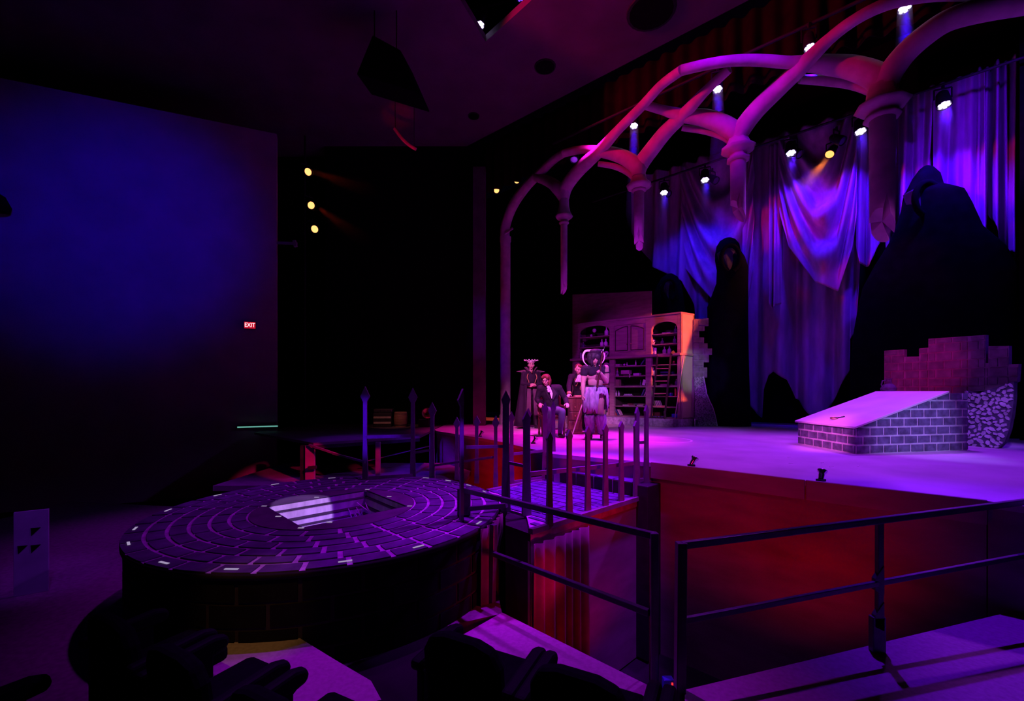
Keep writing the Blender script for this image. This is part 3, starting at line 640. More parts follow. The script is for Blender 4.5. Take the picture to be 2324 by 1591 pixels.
# ------------------------------------------------------------------ theatre seats in the foreground
def make_seat(name):
    t = thing(name, 'x', 'seat', (0, 0, 0), 0, 'house seats in the foreground rows')
    m = MB(); W = .25
    prof = [(-W, .30), (-W, .74), (-W*.8, .83), (-W*.4, .86), (W*.4, .86), (W*.8, .83), (W, .74), (W, .30)]
    m.prism([Vector((x, .06-(z-.3)*.12, z)) for x, z in prof], (0, .09, 0)).build('backrest', M_SEAT, t, False, .03)
    MB().box((0, .38, .42), (.48, .46, .12)).build('seat_cushion', M_SEAT, t, False, .04)
    for s in (-1, 1):
        a = MB(); a.prism([Vector((s*.30-.035, y, z)) for y, z in ((.0, .60), (.0, .66), (.40, .68), (.47, .66), (.49, .62), (.47, .58), (.40, .57))], (.07, 0, 0)).build('armrest', M_SEATP, t, False, .02)
        MB().box((s*.30, .22, .29), (.05, .34, .58)).build('support', M_SEATP, t, False, .01)
    return t
def place_seat(src, x, y, z, rot, label):
    o = copy_tree(src) if src['label'] != 'x' else src
    o.location = (x, y, z); o.rotation_euler = (0, 0, rot); o['label'] = label; return o
seat = make_seat('theatre_seat'); RS = math.radians(-27)
place_seat(seat, -1.13, 1.95, -1.25, RS, 'black theatre seat whose armrest juts over the purple carpet patch')
place_seat(seat, -1.80, 2.29, -1.25, RS, 'black theatre seat second along the row left of the carpet patch')
place_seat(seat, -2.45, 2.63, -1.25, RS, 'black theatre seat at the far end of the row under the round platform')
place_seat(seat, -2.62, 1.88, -1.25, math.radians(-38), 'dark tilted theatre seat at the lower corner beside the side aisle')
place_seat(seat, -0.30, 2.42, -1.25, RS, 'black theatre seat nearest the left handrail with its arm against the purple floor')
place_seat(seat, 0.30, 2.11, -1.25, RS, 'black theatre seat just below the left handrail beside the post')
place_seat(seat, 0.90, 1.80, -1.25, RS, 'black theatre seat directly under the handrail corner gap')
# pale panel with three black triangles laid on it at the far left
ps = thing('pierced_board', 'pale standing panel with three black triangles at the far left', 'panel', tuple(G(72, 1345, -1.25)), math.radians(35))
pw = .27
MB().box((0, 0, .45), (pw, .03, .92)).build('board', mat('side_panel_paint', (.42, .4, .45), .8, .15, 4), ps, False, .004)
for (x, z) in ((.03, .68), (-.07, .50), (.03, .49)):
    MB().prism([Vector((x-.035, -.017, z+.04)), Vector((x+.045, -.017, z+.035)), Vector((x-.03, -.017, z-.05))], (0, -.003, 0)).build('dark_triangle', M_BLACK, ps)

# ------------------------------------------------------------------ side platform at the left with its props
sp = thing('side_platform', 'dark raised side platform on red lit legs left of the stage', 'platform', (-3.3, 9.5, 0))
pf = [Vector((-3.8, 8.43, -.05)), Vector((-2.04, 9.75, -.05)), Vector((-2.04, 13.3, -.05)), Vector((-6.2, 13.3, -.05)), Vector((-6.2, 10.6, -.05))]
MB().prism(pf, (0, 0, .05)).build('deck', mat('side_deck_paint', (.16, .13, .15), .7, .2, 3), sp, True)
MB().prism([pf[0], pf[1], pf[1]+Vector((0, 0, -.07)), pf[0]+Vector((0, 0, -.07))], (-.02, .03, 0)).build('fascia', M_BLACKP, sp, True)
for (px, Y, w) in ((701, 8.47, .17), (856, 9.05, .09)):
    x = (px-CX)*Y/F; MB().box((x, Y+.06, -.41), (w, .06, .70)).build('leg', M_FASC, sp, True)
x = (683-CX)*8.5/F; MB().box((x, 8.6, -.41), (.10, .06, .70)).build('leg', M_BLACKP, sp, True)
MB().bar(P(702, 1010, 8.4), P(765, 1031, 8.0), .035).build('rail', M_PICK, sp, True)
MB().bar(P(700, 1062, 8.4), P(718, 1060, 8.4), .06).build('rail', M_BLACKP, sp, True)
MB().bar(P(830, 1047, 9.3), P(977, 1012, 10.2), .02).build('brace', M_PICK, sp, True); MB().bar(P(976, 985, 9.9), P(976, 1085, 9.9), .03).build('leg', M_PICK, sp, True)
struct(MB().box((-3.2, 9.4, -.80), (4.6, 2.6, .1)).build('floor_side_deck', mat('lower_deck_paint', (.3, .27, .3), .7, .2, 3)))
tk = thing('trunk', 'dark travelling trunk with two pale slats on the side platform', 'trunk', (-3.62, 12.4, 0), math.radians(8))
MB().box((0, 0, .20), (.5, .4, .40)).build('body', M_TRUNK, tk, False, .01); MB().box((0.02, 0, .455), (.52, .42, .11)).build('lid', M_TRUNK, tk, False, .03)
for z in (.12, .27): MB().box((0, -.21, z), (.47, .02, .055)).build('slat', M_SLAT, tk, False, .004)
for x in (-.05, .12, .24): MB().ell((x, -.215, .45), (.018, .012, .018), 8, 6).build('stud', M_CHROME, tk)
kg = thing('keg', 'reddish wooden keg beside the dark trunk on the side platform', 'keg', (-3.12, 12.35, 0))
MB().lathe([(.16, 0), (.18, .12), (.19, .22), (.18, .33), (.165, .42), (.15, .42), (.15, .40)], seg=18).build('staves', M_CRATEW, kg)
for z in (.06, .36): MB().lathe([(.172, z-.012), (.178, z), (.172, z+.012)], seg=18, caps=False).build('hoop', M_IRON, kg)
gr = thing('phonograph', 'small phonograph with a brass horn between the fence pickets', 'phonograph', (-2.44, 12.3, 0))
MB().box((0, 0, .10), (.3, .28, .2)).build('case', M_TRUNK, gr, False, .01)
Rg = frame((.25, -.9, .3)); MB().lathe([(.02, -.12), (.03, -.04), (.06, .03), (.13, .08), (.16, .09), (.15, .085), (.05, .02)], (.06, 0, .36), 18, Rg, False).build('horn', M_BRASS, gr)
MB().lathe([(.10, .2), (.10, .215)], (-.06, -.02, 0), 18).build('turntable', mat('pale_disc', (.5, .55, .8), .4), gr)
MB().tube([(.1, .08, .2), (.1, .1, .3), (.06, .05, .36)], .015, 8).build('arm_tube', M_BRASS, gr)

# exit sign, glowing strip, pipe, wall bracket
def onwall(px, py):
    k = (px-CX)/F; s = (k*10.97+5.86)/(-(8.14)-k*(-3.45)) if False else None
    A, B = Vector((-14.0, 7.52)), Vector((-5.86, 10.97)); d = B-A
    t = (k*A.y-A.x)/(d.x-k*d.y); Y = A.y+d.y*t
    return P(px, py, Y-.03), math.atan2(d.y, d.x)
q, aw = onwall(568, 739)
ex = thing('exit_sign', 'glowing red EXIT sign on the dark left wall', 'sign', tuple(q), aw)
MB().box((0, -.03, 0), (.25, .06, .17)).build('housing', M_BLACKP, ex, False, .006)
MB().box((0, -.064, 0), (.235, .008, .155)).build('face', emit('exit_face_red', (1, .01, .05), .55), ex)
fc = bpy.data.curves.new('lettering', 'FONT'); fc.body = 'EXIT'; fc.align_x = 'CENTER'; fc.align_y = 'CENTER'; fc.size = .145; fc.extrude = .002; fc.space_character = .95
ft = bpy.data.objects.new('lettering_curve', fc); COL.objects.link(ft); fm = bpy.data.meshes.new_from_object(ft.evaluated_get(bpy.context.evaluated_depsgraph_get())); bpy.data.objects.remove(ft)
fm.materials.clear(); fm.materials.append(emit('exit_letters', (1, .55, .6), 2.2))
fo = bpy.data.objects.new('lettering', fm); COL.objects.link(fo); fo.parent = ex; fo.location = (0, -.071, 0); fo.rotation_euler = (PI/2, 0, 0); fo.scale = (.78, 1, 1)
q, aw = onwall(588, 968)
t = thing('glowing_strip', 'thin pale green glowing strip low on the dark left wall', 'light', (q.x, q.y-.05, q.z), aw)
MB().box((0, 0, 0), (.86, .03, .028)).build('tube', emit('strip_green', (.25, .75, .65), .55), t); MB().box((0, .03, 0), (.9, .05, .06)).build('backing', M_BLACKP, t)  # thin bar given its own emission
t = thing('wall_bracket', 'purple lit horizontal bracket arm sticking out beside the blue wall', 'bracket', tuple(P(630, 551, 10.9)))
MB().bar(P(626, 551, 11.0), P(674, 553, 11.0), .05, .06).build('bar', M_LWALL, t, True); MB().bar(P(668, 546, 11.0), P(671, 560, 11.0), .07).build('clamp', M_LWALL, t, True)
cq = thing('curved_conduit', 'short curved red lit conduit hung below the ceiling at the left', 'pipe', tuple(P(920, 318, 11)))
MB().tube(smooth_path([P(895, 292, 11), P(912, 314, 11), P(928, 329, 11), P(944, 339, 11)], 4), .04, 8).build('tube', M_ARCH, cq, True)
for q in (P(897, 294, 11), P(940, 336, 11)): MB().bar(q, Vector((q.x, q.y, zc)), .012).build('hanger', M_IRON, cq, True)
spot('conduit_red', P(950, 430, 9.5), P(920, 318, 11), RED, 90, 14, .6, .05)
t = thing('dark_wedge_panel', 'black wedge panel standing for the darker patch under the red part of the ceiling', 'speaker', tuple(P(880, 140, 8.5)))  # invented wedge in place of a darker triangle of ceiling
MB().prism([P(845, 78, 8.5), P(908, 112, 8.5), P(952, 212, 8.5), P(808, 168, 8.5)], (.1, .6, 0)).build('cabinet', M_BLACK, t, True, .03)
for px in (850, 900): q = P(px, 112, 8.7); MB().bar(q, Vector((q.x, q.y, zc)), .02).build('cable', M_IRON, t, True)
t = thing('wall_speaker', 'dark angular wall speaker at the far left edge of the blue wall', 'speaker', tuple(onwall(5, 470)[0]), aw)
MB().prism([Vector((-.35, -.02, -.14)), Vector((.13, -.02, -.14)), Vector((.16, -.02, -.02)), Vector((.06, -.02, .2)), Vector((-.35, -.02, .2))], (0, -.25, 0)).build('cabinet', M_BLACK, t)
MB().box((-.1, .0, 0), (.1, .08, .1)).build('mount', M_BLACK, t)

# ------------------------------------------------------------------ plaster arch
arch = thing('gothic_arch', 'pink lit plaster gothic arch with broken hanging columns across the stage front', 'arch', (-.2, 13.5, 0))
def rib(nodes, rads, seg=12):
    path = smooth_path([P(*n) for n in nodes], 6); k = len(nodes)-1; n = len(path)
    rr = []
    for i in range(n):
        t = i/(n-1)*k; a = min(int(t), k-1); rr.append(.82*(rads[a]+(rads[a+1]-rads[a])*(t-a)))
    return MB().tube(path, rr, seg).build('rib', M_ARCH, arch, True)
lx = (1147-CX)*.0135
MB().lathe([(.19, 0), (.19, .25), (.155, .3), (.155, 5.55), (.175, 5.58), (.175, 5.72)], (lx, 13.5, 0), 18).build('leg', M_ARCH, arch, True)
MB().bar((lx-.02, 13.3, 5.75), P(1164, 518, 13.2), .05).build('spur', M_ARCH, arch, True)
rib([(1147, 552, 13.5), (1147, 515, 13.4), (1164, 467, 12.9), (1194, 424, 12.3), (1225, 393, 11.6), (1255, 364, 10.9), (1281, 347, 10.3)], [.175, .18, .18, .16, .14, .12, .11])
rib([(1279, 348, 10.3), (1310, 341, 10.1), (1338, 340, 9.9), (1362, 344, 9.6), (1395, 350, 9.5), (1425, 362, 9.4), (1447, 380, 9.3), (1449, 400, 9.3)], [.11, .11, .115, .14, .17, .19, .2, .17])
rib([(1215, 402, 11.7), (1245, 412, 11.3), (1266, 428, 10.95), (1280, 450, 10.86)], [.12, .16, .19, .16])
rib([(1279, 452, 10.86), (1285, 424, 10.8), (1306, 395, 10.4), (1332, 368, 10), (1360, 343, 9.6), (1402, 296, 9.0), (1456, 242, 8.4), (1500, 194, 7.9), (1546, 160, 7.5)], [.16, .2, .19, .19, .16, .115, .11, .1, .1])
rib([(1545, 160, 7.5), (1600, 147, 7.35), (1660, 138, 7.25), (1722, 137, 7.2), (1790, 142, 7.15), (1840, 144, 7.12), (1890, 148, 7.1), (1936, 154, 7.0), (1985, 172, 6.9), (2003, 195, 6.85)], [.1, .1, .1, .105, .11, .15, .18, .2, .22, .2])
rib([(1449, 395, 9.32), (1455, 372, 9.3), (1480, 338, 9.1), (1512, 298, 8.7), (1549, 263, 8.3), (1600, 208, 7.8), (1655, 156, 7.4)], [.17, .2, .19, .175, .15, .1, .09])
rib([(1462, 238, 8.45), (1505, 250, 8.4), (1549, 262, 8.3), (1600, 268, 8.2), (1643, 284, 8.12), (1672, 305, 8.07), (1675, 325, 8.07)], [.09, .1, .14, .18, .2, .2, .17])
rib([(1675, 322, 8.07), (1682, 296, 8.0), (1715, 252, 7.8), (1762, 205, 7.5), (1815, 155, 7.15), (1883, 88, 6.8), (1940, 45, 6.5), (2000, 14, 6.3), (2060, -3, 6.2), (2150, -14, 6.1), (2330, -12, 6.0)], [.17, .2, .19, .18, .16, .11, .1, .1, .1, .1, .1])
rib([(2003, 215, 6.85), (2012, 180, 6.8), (2048, 128, 6.6), (2095, 84, 6.4), (2155, 45, 6.2), (2235, 22, 6.0), (2340, 5, 5.8)], [.2, .22, .2, .19, .18, .18, .17])
# inner mouldings under the heavy ribs
rib([(1358, 372, 9.75), (1395, 378, 9.65), (1425, 392, 9.55), (1443, 410, 9.45)], [.07, .08, .08, .06], 8)
rib([(1548, 290, 8.5), (1600, 297, 8.4), (1640, 310, 8.3), (1668, 332, 8.25)], [.07, .08, .08, .06], 8)
rib([(1815, 180, 7.4), (1880, 183, 7.35), (1940, 192, 7.2), (1990, 215, 7.1)], [.08, .1, .1, .07], 8)
def column(px, Y, yflare, rflare, ytop, yring, ybot, rcol, seed):
    X = (px-CX)*Y/F; zf = CH+(HZ-yflare)*Y/F; zr = CH+(HZ-yring)*Y/F; zt = CH+(HZ-ytop)*Y/F; zb = CH+(HZ-ybot)*Y/F
    m = MB(); n = 20; vs = []; rows = 14
    rnd = random.Random(seed)
    for i in range(rows+1):
        for k in range(n):
            a = 2*PI*k/n; jag = (0.5+0.5*math.cos(a*1+seed))*rcol*2.8+(rcol*1.6 if k % 7 == 0 else 0)
            z = (zb+jag)*(1-i/rows)+zr*(i/rows); vs.append((X+rcol*math.cos(a)*(1-.06*(1-i/rows)), Y+rcol*math.sin(a)*(1-.06*(1-i/rows)), z))
    m.add(vs, [(i*n+k, i*n+(k+1) % n, (i+1)*n+(k+1) % n, (i+1)*n+k) for i in range(rows) for k in range(n)], True)
    cz = sum(v[2] for v in vs[:n])/n; m.add(vs[:n]+[(X, Y, cz+.02)], [(n, (k+1) % n, k) for k in range(n)])
    col = m.build('broken_column', M_ARCH, arch, True)
    h = zt-zf
    ROOTM[col] = ROOTM[arch]
    c = MB(); c.lathe([(rcol*1.05, zr-.03), (rcol*1.45, zr-.01), (rcol*1.45, zr+.03), (rcol*1.1, zr+.05), (rcol*1.15, zf-.10*rflare/.3), (rflare*.85, zf-.05), (rflare, zf), (rflare*.93, zf+.02),
             (rflare*.70, zf+h*.25), (rflare*.56, zf+h*.55), (rflare*.52, zt)], (X, Y, 0), 8)
    c.build('capital', M_ARCH, col, True)
column(1280, 10.86, 491, .225, 450, 507, 668, .085, 1)
column(1450, 9.32, 422, .27, 388, 433, 566, .105, 2)
column(1675, 8.07, 338, .30, 300, 364, 503, .135, 3)
column(2002, 6.85, 240, .36, 195, 268, 545, .165, 2.5)

# ------------------------------------------------------------------ lamps
E_LED = emit('led_lens', (.62, .45, 1.0), 14); E_WARM = emit('warm_lens', (1.0, .40, .12), 2.2); E_OR = emit('orange_lens', (1.0, .26, .06), 3.2)
def lamp(name, label, pos, aim, col, power, ang, r, lens, group, cells=False, blen=.34, bat=None, haze=None, blend=.6):
    pos = Vector(pos); d = (Vector(aim)-pos).normalized(); t = thing(name, label, 'light', tuple(pos), 0, group); R = frame(d)
    MB().lathe([(r*.55, -blen), (r*.9, -blen*.85), (r*1.08, -blen*.3), (r*1.12, 0), (r*1.12, .02), (r*1.0, .02), (r*1.0, -.01)], seg=16, R=R).build('housing', M_BLACKP, t)
    if cells:
        m = MB(); m.ell(Vector((0, 0, 0))+R @ Vector((0, 0, .006)), (r*.3, r*.3, .014), 8, 6, R)
        for k in range(6):
            a = 2*PI*k/6; m.ell(R @ Vector((r*.62*math.cos(a), r*.62*math.sin(a), .006)), (r*.3, r*.3, .014), 8, 6, R)
        m.build('lens', lens, t)
    else: MB().ell((0, 0, 0), (r*.97, r*.97, .02), 14, 6, R).build('lens', lens, t)
    y = MB(); s = R @ Vector((1, 0, 0)); s.z = 0; s.normalize(); c0 = R @ Vector((0, 0, -blen*.5))
    topz = Vector((0, 0, .30)); y.bar(c0-s*r*1.25, c0-s*r*1.25+topz*.7, .02); y.bar(c0+s*r*1.25, c0+s*r*1.25+topz*.7, .02); y.bar(c0-s*r*1.25+topz*.7, c0+s*r*1.25+topz*.7, .025); y.build('yoke', M_BLACKP, t)
    MB().bar(c0+topz*.7, c0+topz, .04).build('clamp', M_BLACKP, t)
    if power:
        l = spot('lamp_beam', pos+d*.05, pos+d*4, col, power, ang, blend, r*.6)
    if haze:
        L, den, hcol = haze; rr = r*.9+L*math.tan(math.radians(ang/2))*.8
        o = MB().lathe([(r*.9, .07), (rr, L)], tuple(pos), 20, R).build('haze', hazemat('haze_%s' % den, (1, 1, 1), den)); tag(o, kind='stuff'); tag(o, 'faint lit haze below the '+label.split(' hanging')[0].split(' on ')[0], 'haze', 'haze beams under the lamps')
    return pos+c0+topz
LG, UG, WG = 'lamps on the rear lighting bar', 'lamps on the bar above the arch', 'warm lamps on the side booms'
def zY(py, z): return (z-CH)*F/(HZ-py)
tops = []
for i, (px, py, lab, pw) in enumerate(((1507, 437, 'glowing violet stage lamp at the dim left end of the rear bar above the drapes', 420), (1600, 408, 'glowing violet stage lamp over the swagged left drape', 480),
        (1795, 347, 'glowing violet stage lamp left of the orange lamp over the middle drape', 760), (1953, 298, 'glowing violet stage lamp just left of the largest hanging column', 900), (2143, 238, 'brightest violet stage lamp hanging over the largest hooded figure', 1000))):
    Y = zY(py, 7.0); p = P(px, py, Y)
    # aim down and upstage onto the cloth, the lens still faces forward enough to be seen
    aim = p+Vector((-.12, -.30, -1.0))
    tops.append(lamp('stage_lamp', lab, p, aim, VIO, 0, 40, .115, E_LED, LG, True, haze=None))
    spot('lamp_beam', p+Vector((.0, -.06, -.12)), p+VL*1.7+Vector((0, 0, -2.2)), (.02 if i < 2 else .06, .0, 1), pw*(.42 if i < 2 else .5 if i < 4 else .75), 80, .9, .08)
    o = MB().lathe([(.10, 0.04), (.24, 1.4), (.18, 1.65), (.09, 1.82), (.005, 1.95)], tuple(p+Vector((0, 0, 0))), 18, frame((-.06, -.15, -1))).build('haze', hazemat('haze_led', (1, 1, 1), .14))
    tag(o, 'faint violet haze beam under the '+['leftmost', 'second', 'third', 'fourth', 'brightest'][i]+' rear bar lamp', 'haze', 'haze beams under the lamps', 'stuff')
    spot('beam_core', p+Vector((-.02, -.04, -.05)), p+Vector((-.06, -.15, -1))*3, (.16, .02, 1), 230, 15, .4, .05)
p = P(1883, 350, zY(350, 6.95)); tops.append(lamp('stage_lamp', 'single orange stage lamp between the violet lamps on the rear bar', p, p+Vector((-.8, -.5, -1.0)), ORA, 0, 30, .10, E_OR, LG))
spot('lamp_beam', p+Vector((-.05, -.03, -.08)), p+Vector((-1.5, .9, -2.2)), ORA, 420, 30, .6, .05)
spot('beam_core', p+Vector((-.05, -.03, -.08)), p+Vector((-1.1, -.1, -1.35))*1, ORA, 420, 24, .4, .05)
o = MB().lathe([(.10, .05), (.31, 1.6), (.22, 1.85), (.1, 2.0), (.005, 2.1)], tuple(p), 18, frame((-1.1, -.1, -1.35))).build('haze', hazemat('haze_led', (1, 1, 1), .14)); tag(o, 'orange haze beam slanting down from the orange rear bar lamp', 'haze', 'haze beams under the lamps', 'stuff')
zb = sum((t.z for t in tops))/len(tops)
A, B = tops[0], tops[4]; dd = (B-A).normalized()
o = MB().tube([A-dd*2.5, B+dd*2.5], .03, 8).build('lighting_bar', M_BLACKP); tag(o, 'black lighting bar carrying the rear lamps above the purple drapes', 'pipe')
for (px, py, lab) in ((1625, 410, 'unlit lamp catching violet light beside the lamp over the left drape'), (1815, 350, 'unlit lamp just right of the third violet rear lamp'), (1912, 320, 'unlit violet tinted lamp between the orange lamp and the large column'), (1517, 440, 'unlit lamp beside the leftmost rear bar lamp')):
    q = P(px, py, zY(py, 7.05)); lamp('stage_lamp', lab, q, q+Vector((.3, -.6, -.6)), VIO, 0, 30, .10, M_GLASSD, LG)
tops = []
for i, (px, py, lab, aim) in enumerate(((1439, 285, 'violet stage lamp seen through the second opening of the arch', (3.2, 9.4, 0)), (1629, 202, 'violet stage lamp seen through the third opening of the arch', (4.3, 8.6, 0)),
        (1838, 108, 'violet stage lamp half hidden behind the arch crossing', (5.6, 8.2, 0)), (2053, 18, 'violet stage lamp at the top right inside the arch', (6.6, 7.4, 0)))):
    Y = zY(py, 6.75); p = P(px, py, Y)
    tops.append(lamp('stage_lamp', lab, p, p+Vector((-.14, -.34, -1.0)), VIO, 0, 30, .085, E_LED, UG, True))
    spot('beam_core', p+Vector((-.02, -.04, -.05)), p+Vector((0, -.02, -3)), (.04, .0, 1), 700, 15, .4, .05)
    if i != 2:
        o = MB().lathe([(.09, 0.04), (.19, 1.9), (.15, 2.15), (.08, 2.35), (.005, 2.5)], tuple(p), 18, frame((0, -.02, -1))).build('haze', hazemat('haze_top', (1, 1, 1), .32)); tag(o, 'thin blue haze beam under the '+['lower', 'middle', '', 'topmost'][i]+' lamp behind the arch', 'haze', 'haze beams under the lamps', 'stuff')
A, B = tops[0], tops[3]; dd = (B-A).normalized()
o = MB().tube([A-dd*2.2, B+dd*2.5], .03, 8).build('lighting_bar', M_BLACKP); tag(o, 'black lighting bar behind the top of the arch carrying violet lamps', 'pipe')
q = P(1303, 362, 11.4); lamp('stage_lamp', 'unlit lamp tinted violet inside the first opening of the arch', q, q+Vector((-.2, -.4, -1)), VIO, 0, 30, .10, M_GLASSP, UG)
spot('lamp_glint', P(1330, 380, 10.9), q, VIO, 30, 18, .5, .05)
p = P(1090, 56, 9.35); lamp('stage_lamp', 'violet lamp in the black triangular ceiling opening', p, p+Vector((-.1, -.3, -1)), VIO, 0, 30, .09, E_LED, UG, True)
p2 = P(1180, -6, 9.3); lamp('stage_lamp', 'blue lamp cut by the top edge of the picture in the triangular ceiling opening', p2, p2+Vector((-.1, -.3, -1)), VIO, 0, 30, .085, emit('blue_lens', (.15, .05, 1), 2.0), UG, True)
o = MB().tube([p+Vector((-.6, .2, .35)), p2+Vector((.9, .1, .35))], .03, 8).build('lighting_bar', M_BLACKP); tag(o, 'short black lighting bar inside the triangular ceiling opening', 'pipe')
tp = []; arms = []
for (px, py, Y, d, pw, lab) in ((699, 390, 12.3, (1, -.9, -.35), 1500, 'topmost warm orange lamp on the left side boom'), (706, 466, 12.3, (1, -.9, -.6), 900, 'middle warm orange lamp on the left side boom'), (714, 520, 12.3, (1, -1.0, -.3), 0, 'lowest warm orange lamp on the left side boom')):
    q = P(px, py, Y); lamp('boom_lamp', lab, q, q+Vector(d), ORA, 0, 24, .10, E_WARM, WG, haze=None); tp.append(q); tq = q-Vector(d).normalized()*.17+Vector((0, 0, .28)); arms.append(tq)
    if pw:
        dd = Vector((1, -.25, -.42 if py < 400 else -.72))
        spot('beam_core', q+Vector((.09, -.05, 0)), q+dd*3, (1, .06, .02), 110, 16, .5, .05)
        o = MB().lathe([(.10, .1), (.31, 1.8), (.22, 2.1), (.1, 2.3), (.005, 2.4)], tuple(q), 18, frame(dd)).build('haze', hazemat('haze_boom', (1, 1, 1), .06)); tag(o, 'dim red haze beam from the '+('upper' if py < 400 else 'middle')+' left boom lamp', 'haze', 'haze beams under the lamps', 'stuff')
bo_ = thing('lighting_boom', 'black vertical lighting boom beside the blue wall', 'pipe', (tp[0].x-.25, tp[0].y+.35, 0)); bx0, by0 = tp[0].x-.25, tp[0].y+.35
MB().tube([Vector((bx0, by0, 0)), Vector((bx0, by0, tp[0].z+1.2))], .03, 8).build('pole', M_BLACKP, bo_, True); MB().lathe([(.25, 0), (.25, .03)], (bx0, by0, 0), 16).build('base', M_BLACKP, bo_, True)
for tq in arms: MB().bar(Vector((bx0, by0, tq.z)), tq, .035).build('side_arm', M_BLACKP, bo_, True)
for (px, py, lab) in ((1127, 432, 'warm lamp left of the arch springing'), (1173, 410, 'warm lamp close against the outer curve of the arch')):
    q = P(px, py, 13.8); lamp('boom_lamp', lab, q, q+Vector((-.1, -1, -.25)), ORA, 0, 24, .085, E_WARM, WG)
o = MB().tube([P(1127, 424, 14.1)+Vector((-.3, 0, .3)), P(1173, 402, 14.1)+Vector((.8, 0, .3))], .03, 8).build('lighting_bar', M_BLACKP); tag(o, 'short black bar carrying two warm lamps left of the arch', 'pipe')

# ------------------------------------------------------------------ gauze drapes
def dline(px, off=0.0):
    k = (px-CX)/F; o = D0+VL*off; s = (k*o.y-o.x)/(UL.x-k*UL.y); return o+UL*s
def drape(label, x0, x1, top, bot, off, amp, freq, swag, nu=120, nv=70, seed=0, name='stage_drape'):
    rnd = random.Random(seed); ph = [rnd.uniform(0, 6) for _ in range(6)]
    def interp(pl, x):
        for (a, b) in zip(pl[:-1], pl[1:]):
            if a[0] <= x <= b[0]: return a[1]+(b[1]-a[1])*((x-a[0])/max(b[0]-a[0], 1e-6))
        return pl[0][1] if x < pl[0][0] else pl[-1][1]
    m = MB(); vs = []
    for j in range(nv+1):
        t = j/nv
        for i in range(nu+1):
            s = i/nu; x = x0+(x1-x0)*s; g = dline(x, off); yt, yb = interp(top, x), interp(bot, x); py = yt+(yb-yt)*t
            z = CH+(HZ-py)*g.y/F
            U = swag*(4*(s-.5)**2)*(1-.35*t)
            w = math.sin(2*PI*freq*s+ph[0]+.7*math.sin(3*t+ph[1]))*(.4+.6*t)+.55*math.sin(2*PI*freq*1.73*s+ph[2]+1.2*t)
            if swag:
                q = 1-(2*s-1)**2; w = .35*w+1.0*math.sin(2*PI*3.2*(t-.62*q*(1-.25*t))+ph[3])*(.35+.65*q)*min(1, (1-t)*3.5)
            w += .5*math.sin(2*PI*1.3*s+ph[4])*t
            vs.append(g+VL*(-amp*w)+Vector((0, 0, z)))
    m.add(vs, [(j*(nu+1)+i, j*(nu+1)+i+1, (j+1)*(nu+1)+i+1, (j+1)*(nu+1)+i) for j in range(nv) for i in range(nu)], True)
    o = m.build(name, M_DRAPE); so = o.modifiers.new('t', 'SOLIDIFY'); so.thickness = .01
    return tag(o, label, 'drape', 'gauze drapes at the back of the stage')
drape('left purple drape behind the bookcase with its lower edge rising to the left', 1436, 1610, [(1436, 405), (1610, 355)], [(1436, 528), (1442, 552), (1483, 607), (1520, 624), (1553, 640), (1568, 690), (1572, 735), (1610, 735)], 0.0, .18, 3.2, 0, seed=3)
drape('swagged purple drape behind the smaller hooded figure', 1545, 1712, [(1545, 375), (1712, 320)], [(1545, 600), (1580, 640), (1640, 700), (1690, 735), (1712, 620)], -.28, .22, 1.5, 1.0, seed=5)
drape('widest purple drape in the middle with a torn hem touching the floor', 1690, 1958, [(1690, 330), (1958, 250)], [(1690, 900), (1699, 914), (1716, 940), (1730, 949), (1734, 885), (1745, 852), (1757, 843), (1786, 862), (1800, 905), (1809, 908), (1840, 945), (1862, 945), (1877, 930), (1910, 877), (1931, 843), (1929, 775), (1943, 752), (1952, 603), (1958, 560)], -.02, .18, 3.4, 0, nu=200, nv=90, seed=8)
drape('swagged upper layer of the middle drape under the orange lamp', 1768, 1945, [(1768, 310), (1945, 258)], [(1768, 480), (1790, 560), (1850, 640), (1900, 660), (1935, 560), (1945, 480)], -.78, .20, 2, 1.0, seed=2)
drape('narrow pointed scarf of cloth hanging down the middle drape', 1746, 1772, [(1746, 330), (1772, 322)], [(1746, 690), (1752, 703), (1760, 695), (1772, 688)], -.52, .07, 1.5, 0, nu=30, seed=11)
drape('tall purple drape hanging behind the largest column', 1944, 2024, [(1944, 256), (2024, 228)], [(1944, 560), (1952, 600), (1973, 603), (1985, 575), (2000, 545), (2010, 524), (2012, 570), (2024, 590)], -.45, .12, 2.2, 0, nu=70, seed=14)
drape('purple drape between the largest column and the larger hooded figure', 2018, 2130, [(2018, 230), (2130, 195)], [(2018, 520), (2026, 560), (2037, 580), (2042, 505), (2052, 450), (2080, 410), (2130, 400)], -.1, .16, 2.2, 0, nu=80, seed=17)
drape('bright purple drape at the right behind the head of the larger hooded figure', 2118, 2235, [(2118, 198), (2235, 158)], [(2118, 390), (2140, 425), (2168, 436), (2196, 436), (2203, 470), (2225, 520), (2235, 528)], -.3, .12, 2.0, 0, nu=80, seed=21)
drape('rightmost ragged purple drape beside the black wing', 2212, 2340, [(2212, 165), (2340, 120)], [(2212, 478), (2226, 495), (2238, 530), (2245, 470), (2256, 520), (2262, 545), (2280, 570), (2300, 585), (2312, 590), (2340, 560)], -.05, .26, 3.6, 0, nu=110, seed=23)

